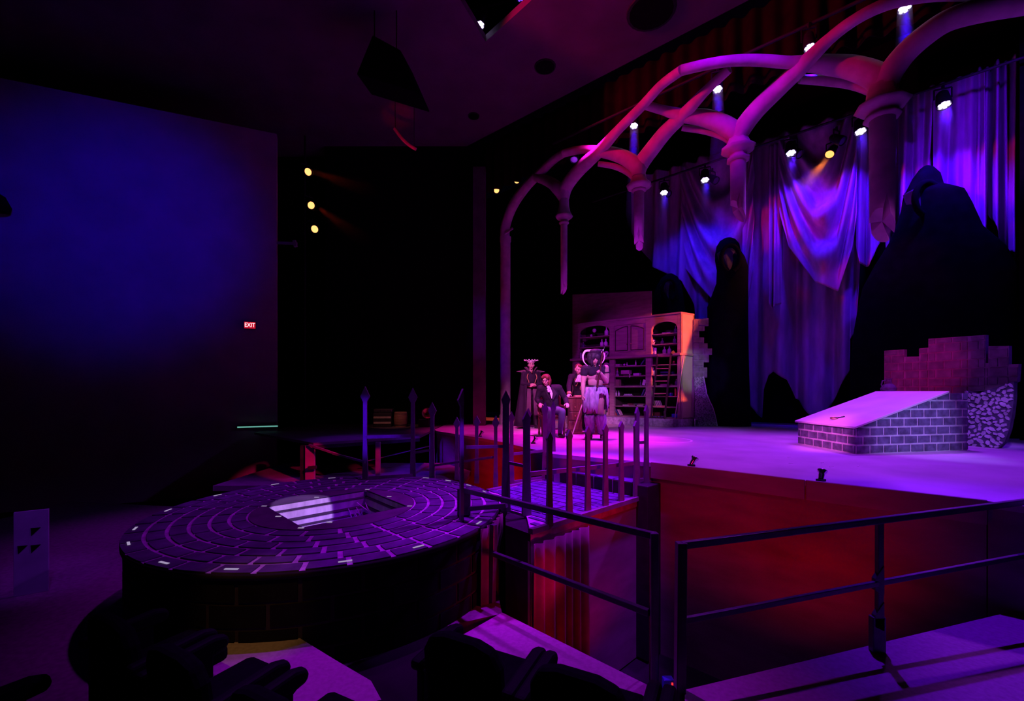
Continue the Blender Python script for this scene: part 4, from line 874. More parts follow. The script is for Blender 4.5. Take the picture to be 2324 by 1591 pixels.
# ------------------------------------------------------------------ hooded figures
def hooded(label, off, outl, depth, face, seed):
    Y = dline((outl[-1][1]+outl[-1][2])/2, off).y
    t = thing('hooded_statue', label, 'statue', tuple(P((outl[-1][1]+outl[-1][2])/2, HZ+F*CH/Y, Y)), 0, 'giant hooded figures')
    m = MB(); n = 40; vs = []; rnd = random.Random(seed); ys = []
    pts = []
    for (a, b) in zip(outl[:-1], outl[1:]):
        for q in range(5):
            f = q/5; pts.append(tuple(a[i]+(b[i]-a[i])*f for i in range(3)))
    pts.append(outl[-1])
    pp = rnd.uniform(0, 6)
    for (py, xl, xr) in pts:
        A, B = dline(xl, off), dline(xr, off); c = (A+B)/2; ax_ = (B-A)/2; Yc = dline((xl+xr)/2, off).y; c.z = CH+(HZ-py)*Yc/F if (xl, xr) != outl[-1][1:] else 0.0; dp = min(depth, ax_.length*.9)
        tt = (py-outl[0][0])/(outl[-1][0]-outl[0][0])
        for k in range(n):
            a = 2*PI*k/n; w = 1+.05*tt*math.sin(9*a+pp+3*tt)
            vs.append(c+ax_*math.cos(a)+VL*(dp*math.sin(a)*w))
    R = len(pts)
    m.add(vs, [(i*n+k, (i+1)*n+k, (i+1)*n+(k+1) % n, i*n+(k+1) % n) for i in range(R-1) for k in range(n)], True)
    m.add(vs[:n], [list(range(n))]); m.build('robe', M_ROBE, t, True)
    cx, cy, w, h = face; g = dline(cx, off-depth*.75-.05); dpt = g.y; g.z = CH+(HZ-cy)*dpt/F
    f = MB(); sx = w*dpt/F/2; sz = h*dpt/F/2
    prof = [(-1, 1), (-.5, 1.25), (.5, 1.25), (1, 1), (.75, .2), (.3, -.7), (0, -1), (-.3, -.7), (-.75, .2)]
    f.prism([g+Vector((a*sx, .12*abs(a), b*sz)) for a, b in prof], (0, .25, 0)).build('shrouded_face', M_HOODF, t, True, .02)
    hd = MB(); path = [g+Vector((sx*1.25*math.cos(a), -.02, sz*.1+sz*1.35*math.sin(a))) for a in [math.radians(d) for d in range(-70, 251, 16)]]
    hd.tube(path[::-1], [sx*.28]*len(path), 8).build('hood_rim', M_ROBE, t, True)
    return t
hooded('smaller black hooded robed figure standing between the left and middle drapes', -1.0, [(541, 1643, 1660), (546, 1634, 1669), (557, 1627, 1677), (574, 1624, 1681), (588, 1624, 1690), (610, 1628, 1697), (640, 1627, 1697), (694, 1607, 1697), (740, 1608, 1697), (850, 1606, 1699), (967.5, 1606, 1704)], .55, (1657, 590, 34, 46), 1)
hooded('larger black hooded figure with a pale pointed face looming over the brick ruin', -.72, [(377, 2095, 2108), (383, 2085, 2120), (400, 2070, 2135), (428, 2055, 2143), (445, 2050, 2190), (478, 2040, 2208), (532, 2018, 2232), (580, 1985, 2285), (632, 1957, 2312), (680, 1947, 2316), (760, 1934, 2318), (843, 1930, 2318), (991, 1928, 2318)], .42, (2103, 455, 46, 56), 2)
hooded('small black hooded figure half hidden behind the bookcase top', -.75, [(622, 1513, 1526), (630, 1502, 1537), (648, 1492, 1545), (680, 1482, 1550), (720, 1478, 1554), (800, 1476, 1556), (956, 1474, 1558)], .5, (1518, 660, 26, 36), 3)

# ------------------------------------------------------------------ bookcase
C0 = G(1532, 970); BU = Vector((.772, -.635, 0)); BW = Vector((.83, .555, 0)).normalized()     # BU runs left to right along the front
BF = C0+BW*.276                                                                              # front corner of the body
def ba(px, b=0.0):
    o = BF+BW*b; k = (px-CX)/F; return (k*o.y-o.x)/(BU.x-k*BU.y)                             # signed distance along BU (negative to the left)
def bz(px, py, b=0.0):
    o = BF+BW*b+BU*ba(px, b); return CH+(HZ-py)*o.y/F
def bp(a, b, z): v = BF+BU*a+BW*b; return Vector((v.x, v.y, z))
bc = thing('bookcase', 'tall wide dark wooden bookcase with arched bays and a stone plinth behind the actors', 'bookcase', tuple(C0))
def bbox(name, a0, a1, b0, b1, z0, z1, m, bevel=0, par=None):
    return MB().prism([bp(a0, b0, z0), bp(a1, b0, z0), bp(a1, b1, z0), bp(a0, b1, z0)], (0, 0, z1-z0)).build(name, m, par or bc, True, bevel)
AL = ba(1300); HB = .22; HT = bz(1545.5, 710)
bbox('plinth', ba(1287, -.276), .275*0, -.276, -.0, 0, HB, M_STONEB, .01)
MB().prism([C0, C0+BW*.85, C0+BW*.85+Vector((0, 0, HB)), C0+Vector((0, 0, HB))], -BU*.06).build('plinth', M_STONEB, bc, True)
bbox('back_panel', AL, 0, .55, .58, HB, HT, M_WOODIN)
bbox('base_board', AL, 0, 0, .56, HB, HB+.03, M_WOOD)
xs = [1300, 1313, 1383, 1393, 1465, 1478, 1537, 1546]
av = [ba(x) for x in xs]; av[-1] = 0
zc1 = bz(1400, 809); zc0 = zc1-.07
for i in (0, 2, 4, 6):
    bbox('pillar', av[i], av[i+1], 0, .08, HB+.03, HT-.02, M_WOOD, .006)
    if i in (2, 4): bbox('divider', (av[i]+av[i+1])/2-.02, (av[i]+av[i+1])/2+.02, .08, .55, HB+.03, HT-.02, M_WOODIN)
bbox('counter', AL-.03, .03, -.10, .55, zc0, zc1, M_WOOD, .012)
bbox('side_panel', -.03, 0, .0, .60, HB, HT, M_WOODSIDE)
o = bbox('side_panel', AL, AL+.03, .0, .58, HB, HT, M_WOOD)
bbox('top_board', AL, .01, -.02, .60, HT-.02, HT+.03, M_WOOD, .006)
# side panel mouldings
for (b0, b1, z0, z1) in ((.03, .045, HB, zc1-.02), (.53, .545, HB, zc1-.02), (.03, .545, zc1-.03, zc1-.01)):
    bbox('moulding', 0, .018, b0, b1, z0, z1, M_WOODSIDE)
# lower shelves of each bay
shc = [829.4, 852, 875, 898, 921]
bays = [(av[1], av[2], 1350), (av[3], av[4], 1430), (av[5], av[6], 1507)]
SH = {}
for bi, (a0, a1, pxm) in enumerate(bays):
    for k, y in enumerate(shc):
        z = bz(1430, y+.5); th = .05 if k == 2 else .028
        bbox('shelf', a0-.01, a1+.01, .01, .55, z-th, z, M_WOOD, .004); SH[(bi, k)] = z
    SH[(bi, 5)] = HB+.03
    SH[(bi, 'c')] = zc1
def arch_front(a0, a1, zb_, zs, zt, b0, b1):                     # arched header board
    pts = [bp(a0, b0, zt), bp(a0, b0, zs)]
    for i in range(13):
        f = i/12; x = a0+(a1-a0)*f; pts.append(bp(x, b0, zs+(zb_-zs)*math.sqrt(max(0, 1-(2*f-1)**2))))
    pts.append(bp(a1, b0, zt)); 
    m = MB(); 
    n = 24
    for i in range(n):
        f0, f1 = i/n, (i+1)/n; h = lambda f: zs+(zb_-zs)*math.sqrt(max(0, 1-(2*f-1)**2))
        xa, xb = a0+(a1-a0)*f0, a0+(a1-a0)*f1
        m.prism([bp(xa, b0, h(f0)), bp(xb, b0, h(f1)), bp(xb, b0, zt), bp(xa, b0, zt)], BW*(b1-b0))
    return m.build('arched_header', M_WOOD, bc, True)
arch_front(av[1], av[2], bz(1350, 739), bz(1350, 752), HT-.02, 0, .08)
arch_front(av[5], av[6], bz(1507, 730), bz(1507, 745), HT-.02, 0, .08)
SH[(0, 'u1')] = bz(1350, 786.5); SH[(0, 'u2')] = bz(1350, 763); SH[(2, 'u1')] = bz(1507, 780); SH[(2, 'u2')] = bz(1507, 756.5)
for (bi, k) in ((0, 'u1'), (0, 'u2'), (2, 'u1'), (2, 'u2')):
    a0, a1, _ = bays[bi]; bbox('shelf', a0-.01, a1+.01, .02, .55, SH[(bi, k)]-.025, SH[(bi, k)], M_WOOD, .004)
# middle double doors with arched panels
a0, a1, _ = bays[1]; zd0, zd1 = bz(1430, 799), bz(1430, 736); am = (a0+a1)/2
bbox('header', a0, a1, 0, .08, zd1, HT-.02, M_WOOD); bbox('rail', a0, a1, 0, .08, zc1, zd0, M_WOOD)
for (d0, d1) in ((a0+.006, am-.004), (am+.004, a1-.006)):
    d = bbox('door', d0, d1, .012, .05, zd0+.006, zd1-.006, M_WOOD, .004); ROOTM[d] = ROOTM[bc]
    mp = [bp(d0+.05, .0, zd0+.06), bp(d0+.05, .0, zd1-.16)]
    for i in range(9):
        f = i/8; ff = f if d0 < am-.1 and d1 < am else f
        x = d0+.05+(d1-d0-.1)*f; rise = math.sin(f*PI/2) if d1 <= am else math.cos(f*PI/2)
        mp.append(bp(x, .0, zd1-.16+.11*rise))
    mp += [bp(d1-.05, .0, zd0+.06), bp(d0+.05, .0, zd0+.06)]
    mm = MB()
    for p, q in zip(mp[:-1], mp[1:]):
        if (p-q).length > 1e-4: mm.bar(p, q, .022, .022)
    mm.build('panel_moulding', M_WOODIN, d, True)
    MB().ell(bp(d1-.06 if d1 <= am else d0+.06, -.02, zd0+.25), (.018, .018, .018), 8, 6).build('knob', M_BRASS, d, True)
# unseen lamp body and flags added to cut the orange light on the bookcase
LPo = Vector((11.1, 5.0, 5.5)); pl = thing('added_flag_lamp', 'unseen added lamp stand whose black flags shape the orange light on the bookcase side', 'light', (LPo.x, LPo.y, 0))
ld_ = (Vector((4.9, 12.2, 2.5))-LPo).normalized(); Rl = frame(ld_)
MB().lathe([(.06, -.5), (.10, -.42), (.11, -.1), (.10, -.06)], LPo, 16, Rl).build('housing', M_BLACKP, pl, True)
MB().tube([Vector((LPo.x, LPo.y, 0)), LPo-ld_*.3-Vector((0, 0, .1)), ], .025, 8).build('stand', M_BLACKP, pl, True); MB().lathe([(.3, 0), (.3, .03)], (LPo.x, LPo.y, 0), 16).build('base', M_BLACKP, pl, True)
def flag(pts):
    q = [LPo+(p-LPo)*.12 for p in pts]; return MB().prism(q, ld_*.006).build('light_flag', M_BLACK, pl, True)
def tw(w, z): return BF+BW*w+Vector((0, 0, z-BF.z))
flag([tw(.95, 3.70), tw(-.25, 1.16), tw(1.6, -.6), tw(4.0, 2.6)])
flag([BF+BU*(-4)+Vector((0, 0, 3.02)), tw(2.2, 3.24), tw(2.2, 9), BF+BU*(-4)+Vector((0, 0, 9))])
flag([BF+BU*(-1.0)+Vector((0, 0, z)) for z in (-1.5, 7)]+[BF+BU*(-7)+Vector((0, 0, z)) for z in (7, -1.5)])
# taller flat panel behind the left two bays
ua, ub = ba(1299, .62), ba(1478, .62)
MB().prism([bp(ua, .62, 0), bp(ub, .62, 0), bp(ub, .62, bz(1478, 660.5, .62)), bp(ua, .62, bz(1299, 668.5, .62))], BW*.04).build('upper_panel', M_WOOD, bc, True)

# ------------------------------------------------------------------ things on the shelves
def sp_(px, bi, k, b=.14):
    v = bp(ba(px, b), b, SH[(bi, k)]); return v
BROT = math.atan2(BU.y, BU.x)
def put(t, label): return t
def book(label, px, bi, k, w, h, dpt, ci, tilt=0.0, flat=False, z=0.0, b=.12, group='books on the bookcase shelves', da=0.0):
    v = sp_(px, bi, k, b)+BU*da; t = thing('book', label, 'book', (v.x, v.y, v.z+z+.0015), BROT, group)
    R = Matrix.Rotation(tilt, 3, 'Y'); lift = abs(math.sin(tilt))*w/2
    if flat: W, D, H = h, dpt, w
    else: W, D, H = w, dpt, h
    if flat: R = Matrix.Rotation(0, 3, 'Y'); lift = 0
    c = R @ Vector((0, D/2, H/2)); c.z += lift
    cov = MB(); th = .005
    if flat:
        cov.box((0, D/2, th/2), (W, D, th)); cov.box((0, D/2, H-th/2), (W, D, th)); cov.box((0, th/2, H/2), (W, th, H)); cov.build('cover', BOOKC[ci % 6], t)
        MB().box((0, D/2+.004, H/2), (W-.012, D-.008, H-2*th)).build('pages', M_PAPER, t)
    else:
        for x in (-W/2+th/2, W/2-th/2): cov.box(c+R @ Vector((x, 0, 0)), (th, D, H), R)
        cov.box(c+R @ Vector((0, -D/2+th/2, 0)), (W, th, H), R); cov.build('cover', BOOKC[ci % 6], t)
        MB().box(c+R @ Vector((0, .004, 0)), (W-2*th, D-.012, H-.012), R).build('pages', M_PAPER, t)
    return t
def bottle(label, px, bi, k, r, h, m, b=.14, kind='bottle', cat='bottle', group='bottles on the bookcase'):
    v = sp_(px, bi, k, b); t = thing(kind, label, cat, (v.x, v.y, v.z), 0, group)
    MB().lathe([(r*.8, 0), (r, h*.06), (r, h*.5), (r*.75, h*.62), (r*.32, h*.7), (r*.30, h*.92), (r*.4, h*.93), (r*.4, h)], seg=12).build('body', m, t)
    MB().lathe([(r*.28, h*.99), (r*.33, h*1.02), (r*.30, h*1.08)], seg=10).build('stopper', M_CRATEW, t); return t
def candle(label, px, bi, k, r, h, b=.14):
    v = sp_(px, bi, k, b); t = thing('candle', label, 'candle', (v.x, v.y, v.z), 0, 'candles on the bookcase')
    MB().lathe([(r, 0), (r, h*.96), (r*.85, h), (r*.3, h*.985)], seg=14).build('wax', M_CERAM, t); MB().tube([(0, 0, h*.98), (.002, 0, h+.02)], .003, 6).build('wick', M_BLACKP, t)
def skull(label, px, bi, k, s, rot=0.0, b=.16):
    v = sp_(px, bi, k, b); t = thing('skull', label, 'skull', (v.x, v.y, v.z), rot, 'skulls on the bookcase')
    m = MB(); m.ell((0, 0, .62*s), (.42*s, .52*s, .42*s)); m.ell((0, -.22*s, .30*s), (.28*s, .28*s, .26*s)); m.box((0, -.30*s, .10*s), (.34*s, .24*s, .16*s)); m.ell((0, -.25*s, .09*s), (.24*s, .24*s, .09*s))
    m.ell((-.25*s, -.32*s, .42*s), (.12*s, .14*s, .1*s)); m.ell((.25*s, -.32*s, .42*s), (.12*s, .14*s, .1*s))
    m.remesh('cranium', M_BONE, t, .05*s, 3)
    for x in (-.16, .16): MB().ell((x*s, -.46*s, .53*s), (.11*s, .06*s, .12*s), 10, 7).build('eye_socket', M_SOCKET, t)
    MB().ell((0, -.50*s, .36*s), (.06*s, .04*s, .09*s), 8, 6).build('nose_hole', M_SOCKET, t)
    m = MB()
    for i in range(6): m.box(((i-2.5)*.055*s, -.475*s+abs(i-2.5)*.02*s, .19*s), (.042*s, .03*s, .09*s))
    m.build('teeth', M_CERAM, t); return t
# counter level and upper shelves, left bay
skull('white skull tilted on the counter right of the horned headdress', 1376, 0, 'c', .20, -.5)
bottle('dark glass jar left of the tilted skull on the counter', 1366.5, 0, 'c', .06, .19, M_GLASSD)
bottle('small clear jar right of the tilted skull on the counter', 1388, 0, 'c', .05, .16, M_GLASSP)
candle('pale candle standing on the counter behind the left horn', 1317, 0, 'c', .05, .2)
bottle('blue glass bottle at the far left end of the counter', 1302.5, 0, 'c', .04, .16, M_BLUEB, b=.05)
bottle('round flask left of its twin on the upper left shelf', 1366, 0, 'u1', .06, .22, M_CERAM, group='flasks on the upper left shelf'); bottle('round flask right of its twin on the upper left shelf', 1375, 0, 'u1', .06, .22, M_CERAM, group='flasks on the upper left shelf')
bottle('white flask at the right of the arched top left shelf', 1376.5, 0, 'u2', .065, .27, M_CERAM)
v = sp_(1349, 0, 'u2'); t = thing('globe', 'white globe on a thin stand on the arched top left shelf', 'globe', tuple(v))
MB().ell((0, 0, .20), (.065, .065, .065)).build('ball', M_CERAM, t); MB().lathe([(.05, 0), (.045, .012), (.008, .02), (.008, .14)], seg=12).build('stand', M_IRON, t)
v = sp_(1342, 0, 'u2', .2); t = thing('ornament', 'small white shell ornament beside the globe', 'ornament', tuple(v)); MB().ell((0, 0, .05), (.04, .03, .05)).build('shell', M_CERAM, t); MB().lathe([(.03, 0), (.02, .02)], seg=10).build('foot', M_BRASS, t)
bottle('dim grey jar at the left of the arched top left shelf', 1318, 0, 'u2', .045, .16, M_GLASSD); bottle('dark squat flask on the upper left shelf', 1324, 0, 'u1', .07, .17, M_GLASSD)
# right bay upper
skull('white skull facing out on the upper right shelf', 1482, 2, 'u1', .17, -.1)
candle('taller white candle in the upper right bay', 1480, 2, 'c', .05, .235); candle('shorter white candle in the upper right bay', 1487.5, 2, 'c', .04, .2)
bottle('round clear flask behind the ladder top left of its neighbour', 1508, 2, 'c', .055, .23, M_GLASSP, .2); bottle('round clear flask behind the ladder top nearest the gold finial', 1519, 2, 'c', .055, .24, M_GLASSP, .2)
v = sp_(1512, 2, 'u2', .12); t = thing('scroll', 'pale rolled scroll lying on the arched top right shelf', 'scroll', (v.x, v.y, v.z+.022), BROT); MB().tube([(-.12, 0, 0), (.12, 0, 0)], .02, 10).build('roll', M_PAPER, t); MB().lathe([(.023, -.01), (.023, .01)], seg=10, R=frame((1, 0, 0))).build('ribbon', M_LIP, t)
bottle('dark jar at the left of the arched top right shelf', 1480, 2, 'u2', .05, .15, M_GLASSD); bottle('warm lit glass jar at the right of the arched top right shelf', 1533, 2, 'u2', .045, .19, M_GLASSD); bottle('dark flask at the right of the upper right skull shelf', 1531, 2, 'u1', .05, .2, M_GLASSD); bottle('small cone flask in the middle of the upper right skull shelf', 1503, 2, 'u1', .05, .16, M_GLASSD)
# centre bay shelves
for i in range(2): book(['lower', 'upper'][i]+' flat pale book at the left of the shelf under the counter', 1399, 1, 0, .036, .22, .2, 4, 0, True, i*.038)
v = sp_(1417, 1, 0); t = thing('ornament', 'small white ball ornament on the shelf under the counter', 'ornament', tuple(v)); MB().ell((0, 0, .04), (.038, .038, .038)).build('ball', M_CERAM, t); MB().lathe([(.025, 0), (.02, .012)], seg=10).build('foot', M_BRASS, t)
bottle('tiny white bottle beside the ball ornament', 1423, 1, 0, .022, .11, M_CERAM); bottle('thin white bud vase on the shelf under the counter', 1443, 1, 0, .02, .17, M_CERAM)
v = sp_(1433, 1, 0, .1); t = thing('tray', 'long flat white tray on the shelf under the counter', 'tray', (v.x, v.y, v.z), BROT); MB().box((0, .05, .006), (.28, .1, .012)).build('base', M_CERAM, t, False, .003); MB().box((0, .0, .014), (.28, .01, .012)).build('lip', M_CERAM, t)
book('purple book leaning steeply at the right of the shelf under the counter', 1454, 1, 0, .04, .26, .18, 2, .62)
v = sp_(1401, 1, 1); t = thing('figurine', 'small carved figurine on the second centre shelf', 'figurine', tuple(v)); MB().lathe([(.055, 0), (.05, .04), (.025, .09), (.035, .13), (.02, .17)], seg=12).build('base', M_STONEB, t); m = MB(); m.ell((0, 0, .21), (.03, .03, .045)); m.ell((0, 0, .275), (.035, .03, .035)); m.build('figure', BOOKC[0], t)
def boxitem(name, label, px, bi, k, w, d, h, m, b=.13, cat='box', z=0, lid=True, m2=None):
    v = sp_(px, bi, k, b); t = thing(name, label, cat, (v.x, v.y, v.z+z), BROT)
    MB().box((0, d/2, h*.45), (w, d, h*.9)).build('body', m, t, False, .004)
    if lid: MB().box((0, d/2, h*.93), (w*1.03, d*1.03, h*.14)).build('lid', m2 or m, t, False, .004)
    return t
boxitem('casket', 'large pale carved casket on the second centre shelf', 1418.5, 1, 1, .27, .18, .12, mat('casket_pink', (.55, .42, .42), .6), z=.055)
boxitem('casket_stand', 'dark stand under the large carved casket', 1421, 1, 1, .2, .16, .055, M_WOODIN, cat='stand', lid=False)
boxitem('casket', 'low white box right of the carved casket', 1444, 1, 1, .19, .14, .075, M_CERAM, z=.0)
v = sp_(1429.5, 1, 1, .0); t = thing('paper', 'pale slip of paper hanging over the second centre shelf', 'paper', (v.x, v.y, v.z-.04), BROT); MB().prism([Vector(q) for q in ((-.02, -.012, .09), (.02, -.012, .1), (.022, -.014, 0), (-.018, -.014, -.03))], (0, .003, 0)).build('slip', M_PAPER, t); MB().box((0, 0, .05), (.03, .03, .01)).build('clip', M_BRASS, t)
for i in range(4): book(['first', 'second', 'third', 'fourth'][i]+' of four upright tan books at the left of the third centre shelf', 1396+i*2.6, 1, 2, .032, .20, .15, 1)
v = sp_(1460, 1, 2, .08); t = thing('playing_card', 'large pale card with dark pips leaning on the third centre shelf', 'card', (v.x, v.y, v.z), BROT); Rc = Matrix.Rotation(.28, 3, 'Y'); MB().box(Rc @ Vector((0, 0, .09))+Vector((0, 0, .012)), (.085, .006, .16), Rc).build('card', M_CERAM, t)
for (x, z) in ((-.02, .13), (.02, .13), (0, .09), (-.02, .05), (.02, .05)): MB().ell(Rc @ Vector((x, -.004, z))+Vector((0, 0, .012)), (.008, .002, .010), 8, 4).build('pip', M_LIP, t)
bottle('thin dark bottle left of the leaning card', 1454, 1, 2, .02, .16, M_GLASSD)
bottle('left of the two white bottles on the fourth centre shelf', 1398.5, 1, 3, .028, .15, M_CERAM); bottle('right of the two white bottles on the fourth centre shelf', 1404.5, 1, 3, .028, .15, M_CERAM)
v = sp_(1424, 1, 3); t = thing('rack', 'low pale egg rack on the fourth centre shelf', 'rack', (v.x, v.y, v.z), BROT); MB().box((0, .05, .018), (.27, .1, .022)).build('tray', M_CERAM, t, False, .004)
for i in range(6): MB().ell(((i-2.5)*.043, .05, .042), (.018, .018, .022), 8, 6).build('egg', M_CERAM, t)
book('navy book leaning at the right of the fourth centre shelf', 1456, 1, 3, .036, .21, .16, 2, .42); book('patterned pale book leaning on the navy book of the fourth centre shelf', 1462, 1, 3, .030, .21, .16, 4, .42)
for i, (px, z, ci) in enumerate(((1420, 0, 4), (1434, 0, 1), (1431, .036, 0), (1452, 0, 4), (1441, .036, 3), (1453, .036, 1))): book(['leftmost flat', 'second flat', 'upper red', 'right flat', 'upper green', 'upper right tan'][i]+' book in the toppled pile on the fifth centre shelf', px, 1, 4, .034, .2, .17, ci, 0, True, z)
for i, (px, ci) in enumerate(((1398, 5), (1403, 2), (1408, 4))): book(['orange', 'navy', 'cream'][i]+' book leaning left on the bottom centre shelf', px, 1, 5, .03, .20, .16, ci, -.5)
# left bay, right of the actors
book('lower pale flat book on the top left bay shelf', 1371, 0, 0, .035, .2, .17, 4, 0, True); book('green spined flat book on top of the pale one in the left bay', 1371, 0, 0, .035, .2, .17, 3, 0, True, .037)
bottle('tall narrow dark bottle on the second left bay shelf', 1379, 0, 1, .03, .19, M_GLASSD)
for i in range(4): book(['lowest', 'second', 'third', 'topmost'][i]+' flat book of the stack on the third left bay shelf', 1374, 0, 2, .033, .2, .17, [4, 0, 4, 2][i], 0, True, i*.035)
bottle('squat white jar on the fourth left bay shelf', 1376.5, 0, 3, .04, .1, M_CERAM)
book('dark book leaning right on the fifth left bay shelf', 1375, 0, 4, .04, .21, .16, 0, .12); book('slim cream book at the left of the fifth left bay shelf', 1371, 0, 4, .02, .2, .16, 4, .1)
for i in range(5): book(['first', 'second', 'third', 'fourth', 'fifth'][i]+' of five pale upright books on the bottom left bay shelf', 1368+i*3.2, 0, 5, .036, .21, .16, [4, 1, 3, 4, 1][i])
# right bay
v = sp_(1527, 2, 0, .2); t = thing('ornament', 'reddish knotted ornament behind the ladder on the top right bay shelf', 'ornament', tuple(v)); MB().ell((0, 0, .04), (.06, .05, .04)).build('body', BOOKC[0], t); MB().ell((.02, -.03, .075), (.03, .03, .025)).build('knob', BOOKC[5], t)
bottle('wide glass decanter on the second right bay shelf', 1482.5, 2, 1, .07, .23, M_GLASSP); boxitem('casket', 'long purple box on the second right bay shelf', 1512, 2, 1, .34, .18, .1, BOOKC[2], .18)
bottle('small pale bottle left of the ladder on the third right bay shelf', 1488, 2, 2, .025, .14, M_CERAM); bottle('violet flask at the right end of the third right bay shelf', 1535, 2, 2, .045, .17, M_GLASSD); boxitem('tray', 'long low wooden tray on the third right bay shelf', 1510, 2, 2, .3, .16, .05, M_WOOD, .18, 'tray', 0, False)
bottle('small dark bottle with white base on the fourth right bay shelf', 1480, 2, 3, .028, .17, M_GLASSD)
boxitem('casket', 'blue box with a pale top on the fourth right bay shelf', 1517.5, 2, 3, .15, .14, .09, M_BLUEB, .16, m2=M_CERAM); book('bright orange upright book at the right of the fourth right bay shelf', 1532.5, 2, 3, .04, .23, .16, 5)
for i in range(4): book(['first', 'second', 'third', 'fourth'][i]+' of four white spined books leaning behind the ladder foot', 1487+i*3.9, 2, 4, .026, .175, .15, 4, -.38)
candle('small white candle at the left of the fifth right bay shelf', 1478.5, 2, 4, .018, .17)
boxitem('crate', 'brown wooden crate on the bottom right bay shelf', 1488, 2, 5, .24, .2, .13, M_DESK, .15)
candle('white pillar candle at the ladder foot', 1509, 2, 5, .03, .18, .05)
boxitem('casket', 'bright blue box at the right of the bottom right bay shelf', 1531, 2, 5, .17, .15, .1, M_BLUEB, .15)
for i in range(4):
    v = bp(ba(1481+i*7.2, -.04), -.04, HB); t = thing('wine_bottle', 'dark bottle lying on the plinth, '+['first', 'second', 'third', 'fourth'][i]+' from the left below the crate', 'bottle', (v.x, v.y, v.z+.035), BROT-.5, 'bottles lying on the plinth')
    Rb = frame((.35, -1, .0)); MB().lathe([(.02, -.12), (.034, -.11), (.034, .03), (.014, .07), (.013, .12)], seg=12, R=Rb).build('body', M_GLASSD, t); MB().lathe([(.015, .10), (.015, .125)], seg=10, R=Rb).build('foil', M_BRASS, t)
# ladder and pole
ld = thing('ladder', 'dark library ladder leaning on the right bay with lit orange rungs', 'ladder', tuple(bp(ba(1480, -.14), -.14, HB)))
def lp(px, py, b): return bp(ba(px, b), b, bz(px, py, b))
la, lb, lc, le = lp(1478, 947, -.19), lp(1492, 809, -.10), lp(1508, 949, -.19), lp(1522.5, 804, -.10)
la.z = HB; lc.z = HB
MB().bar(la, lb, .03, .05).build('side_rail', M_WOODIN, ld, True); MB().bar(lc, le, .03, .05).build('side_rail', M_WOODIN, ld, True)
for y in (808, 836, 864, 892, 920):
    f = (947-y)/(947-809); g = (949-y)/(949-804); MB().bar(la.lerp(lb, f), lc.lerp(le, g), .022, .03).build('rung', mat('rung_wood', (.55, .3, .16), .5), ld, True)
for q in (lb, le): MB().ell(q+Vector((0, -.01, .03)), (.03, .03, .04), 10, 8).build('finial', M_BRASS, ld, True)
t = thing('wall_hook', 'metal gear shaped hook fitting at the top right of the ladder', 'hook', tuple(lp(1527, 800, -.1))); MB().lathe([(.055, -.012), (.055, .012)], seg=10, R=frame((.3, -1, 0)), rfun=lambda a, z: 1+.12*math.cos(5*a)).build('gear', M_IRON, t); MB().tube([(0, .02, 0), (0, .14, -.03)], .014, 8).build('stem', M_IRON, t)
t = thing('leaning_pole', 'pale pole leaning from the plinth to the bookcase side panel', 'pole', tuple(lp(1531, 951, -.2)))
a, b = bp(ba(1531.5, -.2), -.2, HB), lp(1552, 806, -.04); MB().tube([a, b], .014, 8).build('shaft', M_SLAT, t, True); MB().ell(b, (.018, .018, .018), 8, 6).build('cap', M_BRASS, t, True)

# ------------------------------------------------------------------ brick ruin and buttress right of the bookcase
RY = 12.55; rr = thing('brick_ruin', 'ragged brick ruin flat rising beside the bookcase on a curved stone buttress', 'scenery', (5.3, RY, 0))
def R2(px, py): return ((px-CX)*RY/F, CH+(HZ-py)*RY/F)
out = [(1573, 726), (1608, 722), (1608, 740), (1599, 740), (1599, 751), (1587, 751), (1587, 766), (1598, 766), (1598, 779), (1606, 779), (1606, 791), (1616, 791), (1616, 805), (1609, 805), (1609, 822), (1597, 822), (1597, 834), (1605, 834), (1605, 857), (1573, 857)]
def in_poly(u, v, pl):
    c = False; n = len(pl)
    for i in range(n):
        (x1, y1), (x2, y2) = pl[i], pl[(i+1) % n]
        if (y1 > v) != (y2 > v) and u < (x2-x1)*(v-y1)/(y2-y1)+x1: c = not c
    return c
ro = [R2(*p) for p in out]
m = MB()
def slab_from_rows(pl, y0, th, m_, name, parent, step=.02):
    bm = bmesh.new(); vs = [bm.verts.new((x, y0, z)) for x, z in pl]; es = [bm.edges.new((vs[i], vs[(i+1) % len(vs)])) for i in range(len(vs))]
    bmesh.ops.triangle_fill(bm, edges=es, use_beauty=True)
    r = bmesh.ops.extrude_face_region(bm, geom=bm.faces[:]); bmesh.ops.translate(bm, verts=[e for e in r['geom'] if isinstance(e, bmesh.types.BMVert)], vec=(0, th, 0))
    bmesh.ops.recalc_face_normals(bm, faces=bm.faces[:])
    mm = MB(); bm.verts.index_update(); mm.add([v.co.copy() for v in bm.verts], [[v.index for v in f.verts] for f in bm.faces]); bm.free()
    return mm.build(name, m_, parent, True)
slab_from_rows(ro, RY, .09, M_RUINJ, 'wall_flat', rr)
x0, z0 = R2(1573, 857)
xs_ = [p[0] for p in ro]; zs_ = [p[1] for p in ro]
for (ya, yb, xr) in ((724, 740, 1608), (740, 751, 1599), (751, 766, 1587), (766, 779, 1598), (779, 791, 1606), (791, 805, 1616), (805, 822, 1609), (822, 834, 1597), (834, 857, 1605)):
    (ua_, va_), (ub_, vb_) = R2(1573, yb), R2(xr, ya)
    brick_face(rr, (x0, RY, z0), (1, 0, 0), (0, 0, 1), (0, -1, 0), [(.012, va_-z0), (ub_-x0-.012, va_-z0), (ub_-x0-.012, vb_-z0), (.012, vb_-z0)], .30, .165, .022, .012, M_RUIN, 0, True, None, (0, 0))
